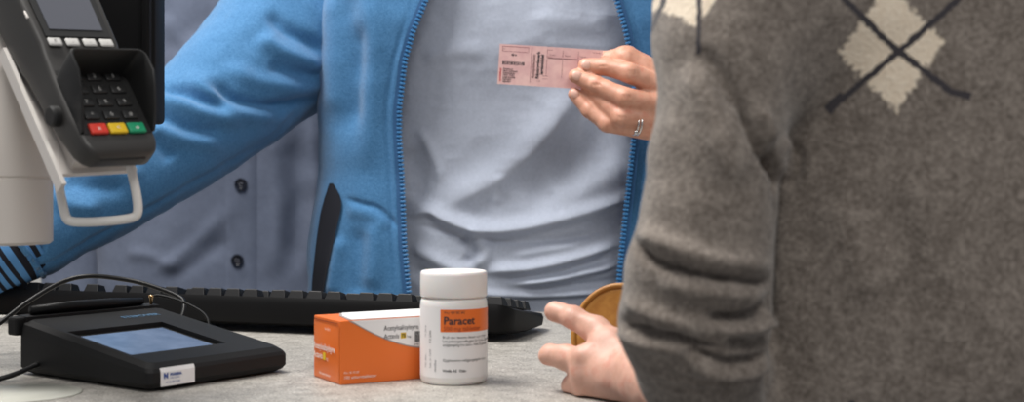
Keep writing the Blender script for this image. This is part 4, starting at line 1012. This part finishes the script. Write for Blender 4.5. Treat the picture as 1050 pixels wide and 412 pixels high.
# customer's hand and forearm
def hand_c(P):
    w3 = lambda q_: W(*q_[:3]); s = lambda x: S(x, .93)
    d = ellip(P, W(628, 372, .925), (s(32), s(17), s(34)))
    chains = [
     [(569, 319, .965, 10.5), (588, 325, .953, 11.5), (610, 337, .94, 13), (632, 360, .925, 18)],        # thumb, up and forward
     [(562.5, 362.5, .95, 11.2), (580, 366, .94, 11.8), (600, 369, .925, 12.5), (628, 378, .915, 15)],       # index finger
     [(606, 404, .962, 9.0), (588, 396, .945, 10.5), (597, 383, .925, 11.5), (622, 386, .912, 14)],         # middle, curled
     [(618, 418, .965, 8.5), (592, 410, .945, 10.5), (602, 398, .925, 11.5), (630, 396, .912, 14)],         # ring, curled
     [(626, 424, .965, 8.0), (604, 421, .945, 9.5), (612, 411, .928, 10.5), (640, 404, .915, 13)],         # little, curled
    ]
    for c_ in chains:
        dd = None
        for a1, b1 in zip(c_[:-1], c_[1:]):
            e = cone(P, w3(a1), w3(b1), s(a1[3]), s(b1[3])); dd = e if dd is None else smin(dd, e, .005)
        d = smin(d, dd, .006)
    d = smin(d, cone(P, W(640, 382, .92), W(700, 402, .84), s(27), s(32)), .014)
    d = smin(d, cone(P, W(700, 402, .84), W(716, 340, .742), s(33), s(36)), .006)
    d = np.maximum(d, CT+.001-P[..., 2])
    return d
hV, hF = nets(hand_c, (.015, .74, CT-.004), (.155, .995, 1.03), .0013)
N = vnormals(hV, hF); hV = hV+N*(.0006*vnoise(hV*110)+.0008*vnoise(hV*60))[:, None]
def core_c(P):
    d = cone(P, (QX, QY, .92), (QX, QY, 1.22), .066, .066); d = smin(d, cone(P, (QX-.08, QY-.01, 1.29), (QX+.09, QY, 1.29), .034, .034), .04); d = smin(d, cone(P, (QX, QY, 1.29), (QX, QY, 1.43), .052, .05), .03)
    A_ = [W(785, -35, .760), W(745, 70, .742), W(728, 215, .731), W(717, 330, .738)]
    for i in range(3): d = smin(d, cone(P, A_[i], A_[i+1], .026, .026), .006)
    ra = [(QX+.15, QY, 1.29), (QX+.215, QY-.01, 1.10), (QX+.225, QY+.03, .99), (QX+.225, QY+.12, .985)]
    for i in range(3): d = smin(d, cone(P, ra[i], ra[i+1], (.035, .03, .028)[i], (.03, .028, .024)[i]), .01)
    c_ = np.array([QX+.225, QY+.17, .98]); d = smin(d, ellip(P, c_, (.036, .045, .015)), .01)
    for k_ in range(4):
        b_ = c_+np.array([-.03+.02*k_, .04, 0]); m_ = b_+np.array([0, .035, 0]); e_ = m_+np.array([0, .02, -.012]); d = smin(d, cone(P, b_, m_, .0085, .008), .003); d = smin(d, cone(P, m_, e_, .008, .0065), .003)
    d = smin(d, cone(P, c_+np.array([-.03, 0, 0]), c_+np.array([-.055, .04, -.006]), .011, .008), .006)
    return d
cV, cF = nets(core_c, (.06, .68, .84), (.60, 1.08, 1.45), .006)
keep(mesh_obj('body', np.concatenate([hV, cV]), np.concatenate([hF, cF+len(hV)]), M['skin_c']), pc)
tV, tF = lowbody(QX, QY-.02, .98, hw=.15, hd=.09); keep(mesh_obj('trousers', tV, tF, M['trousers']), pc)
mb = MB(); shoes(mb, QX, QY-.06, 1); keep(mb.build('shoes', M['black']), pc)

# mustard coin purse in the hand
lm = mat('mustard_leather', (.46, .20, .035), .45); t = NT(lm); t.bump(t.noise(700, 3, .6, t.obj()), .3, .0006); t.col(t.ramp(t.noise(80, 3, .6, t.obj()), [(.3, (.38, .15, .022)), (.7, (.54, .26, .05))]))
pD = .985; pcen = W(634, 342, pD); pu = empty('coin_purse', pcen, 'round mustard brown leather coin purse held in the hand by the counter', 'purse')
pn = Vector((-.30, -.92, .22)).normalized(); pa = Vector((.35, .0, 1)); pa = (pa-pn*pa.dot(pn)).normalized(); pb_ = pn.cross(pa); PR = Matrix((pb_, pa, pn)).transposed()
rA = S(46, pD)
def oval(mb, prof, m_=0):
    n = 64; V = []
    for r_, z_ in prof:
        for j in range(n):
            q_ = 2*PI*j/n; V.append(PR @ Vector((r_*math.cos(q_)*1.02, r_*math.sin(q_)*1.12, z_)))
    F_q = [(i*n+j, i*n+(j+1) % n, (i+1)*n+(j+1) % n, (i+1)*n+j) for i in range(len(prof)-1) for j in range(n)]+[tuple(range(n))[::-1], tuple((len(prof)-1)*n+j for j in range(n))]
    mb.add(V, F_q, m_)
mb = MB(); oval(mb, [(rA*.2, -.0085), (rA*.8, -.008), (rA*.93, -.006), (rA*.97, 0), (rA*.93, .0045), (rA*.86, .0055), (rA*.80, .0050), (rA*.3, .0065)]); mb.build('pouch', lm, pu, auto=1.0)
mb = MB()
for zz_ in (-.002, .0045):
    mb.tube([PR @ Vector((rA*.955*math.cos(q_)*1.02, rA*.955*math.sin(q_)*1.12, zz_)) for q_ in np.linspace(0, 2*PI, 72, endpoint=False)], .0022, 10, closed=True)
mb.build('piped_rim', lm, pu)
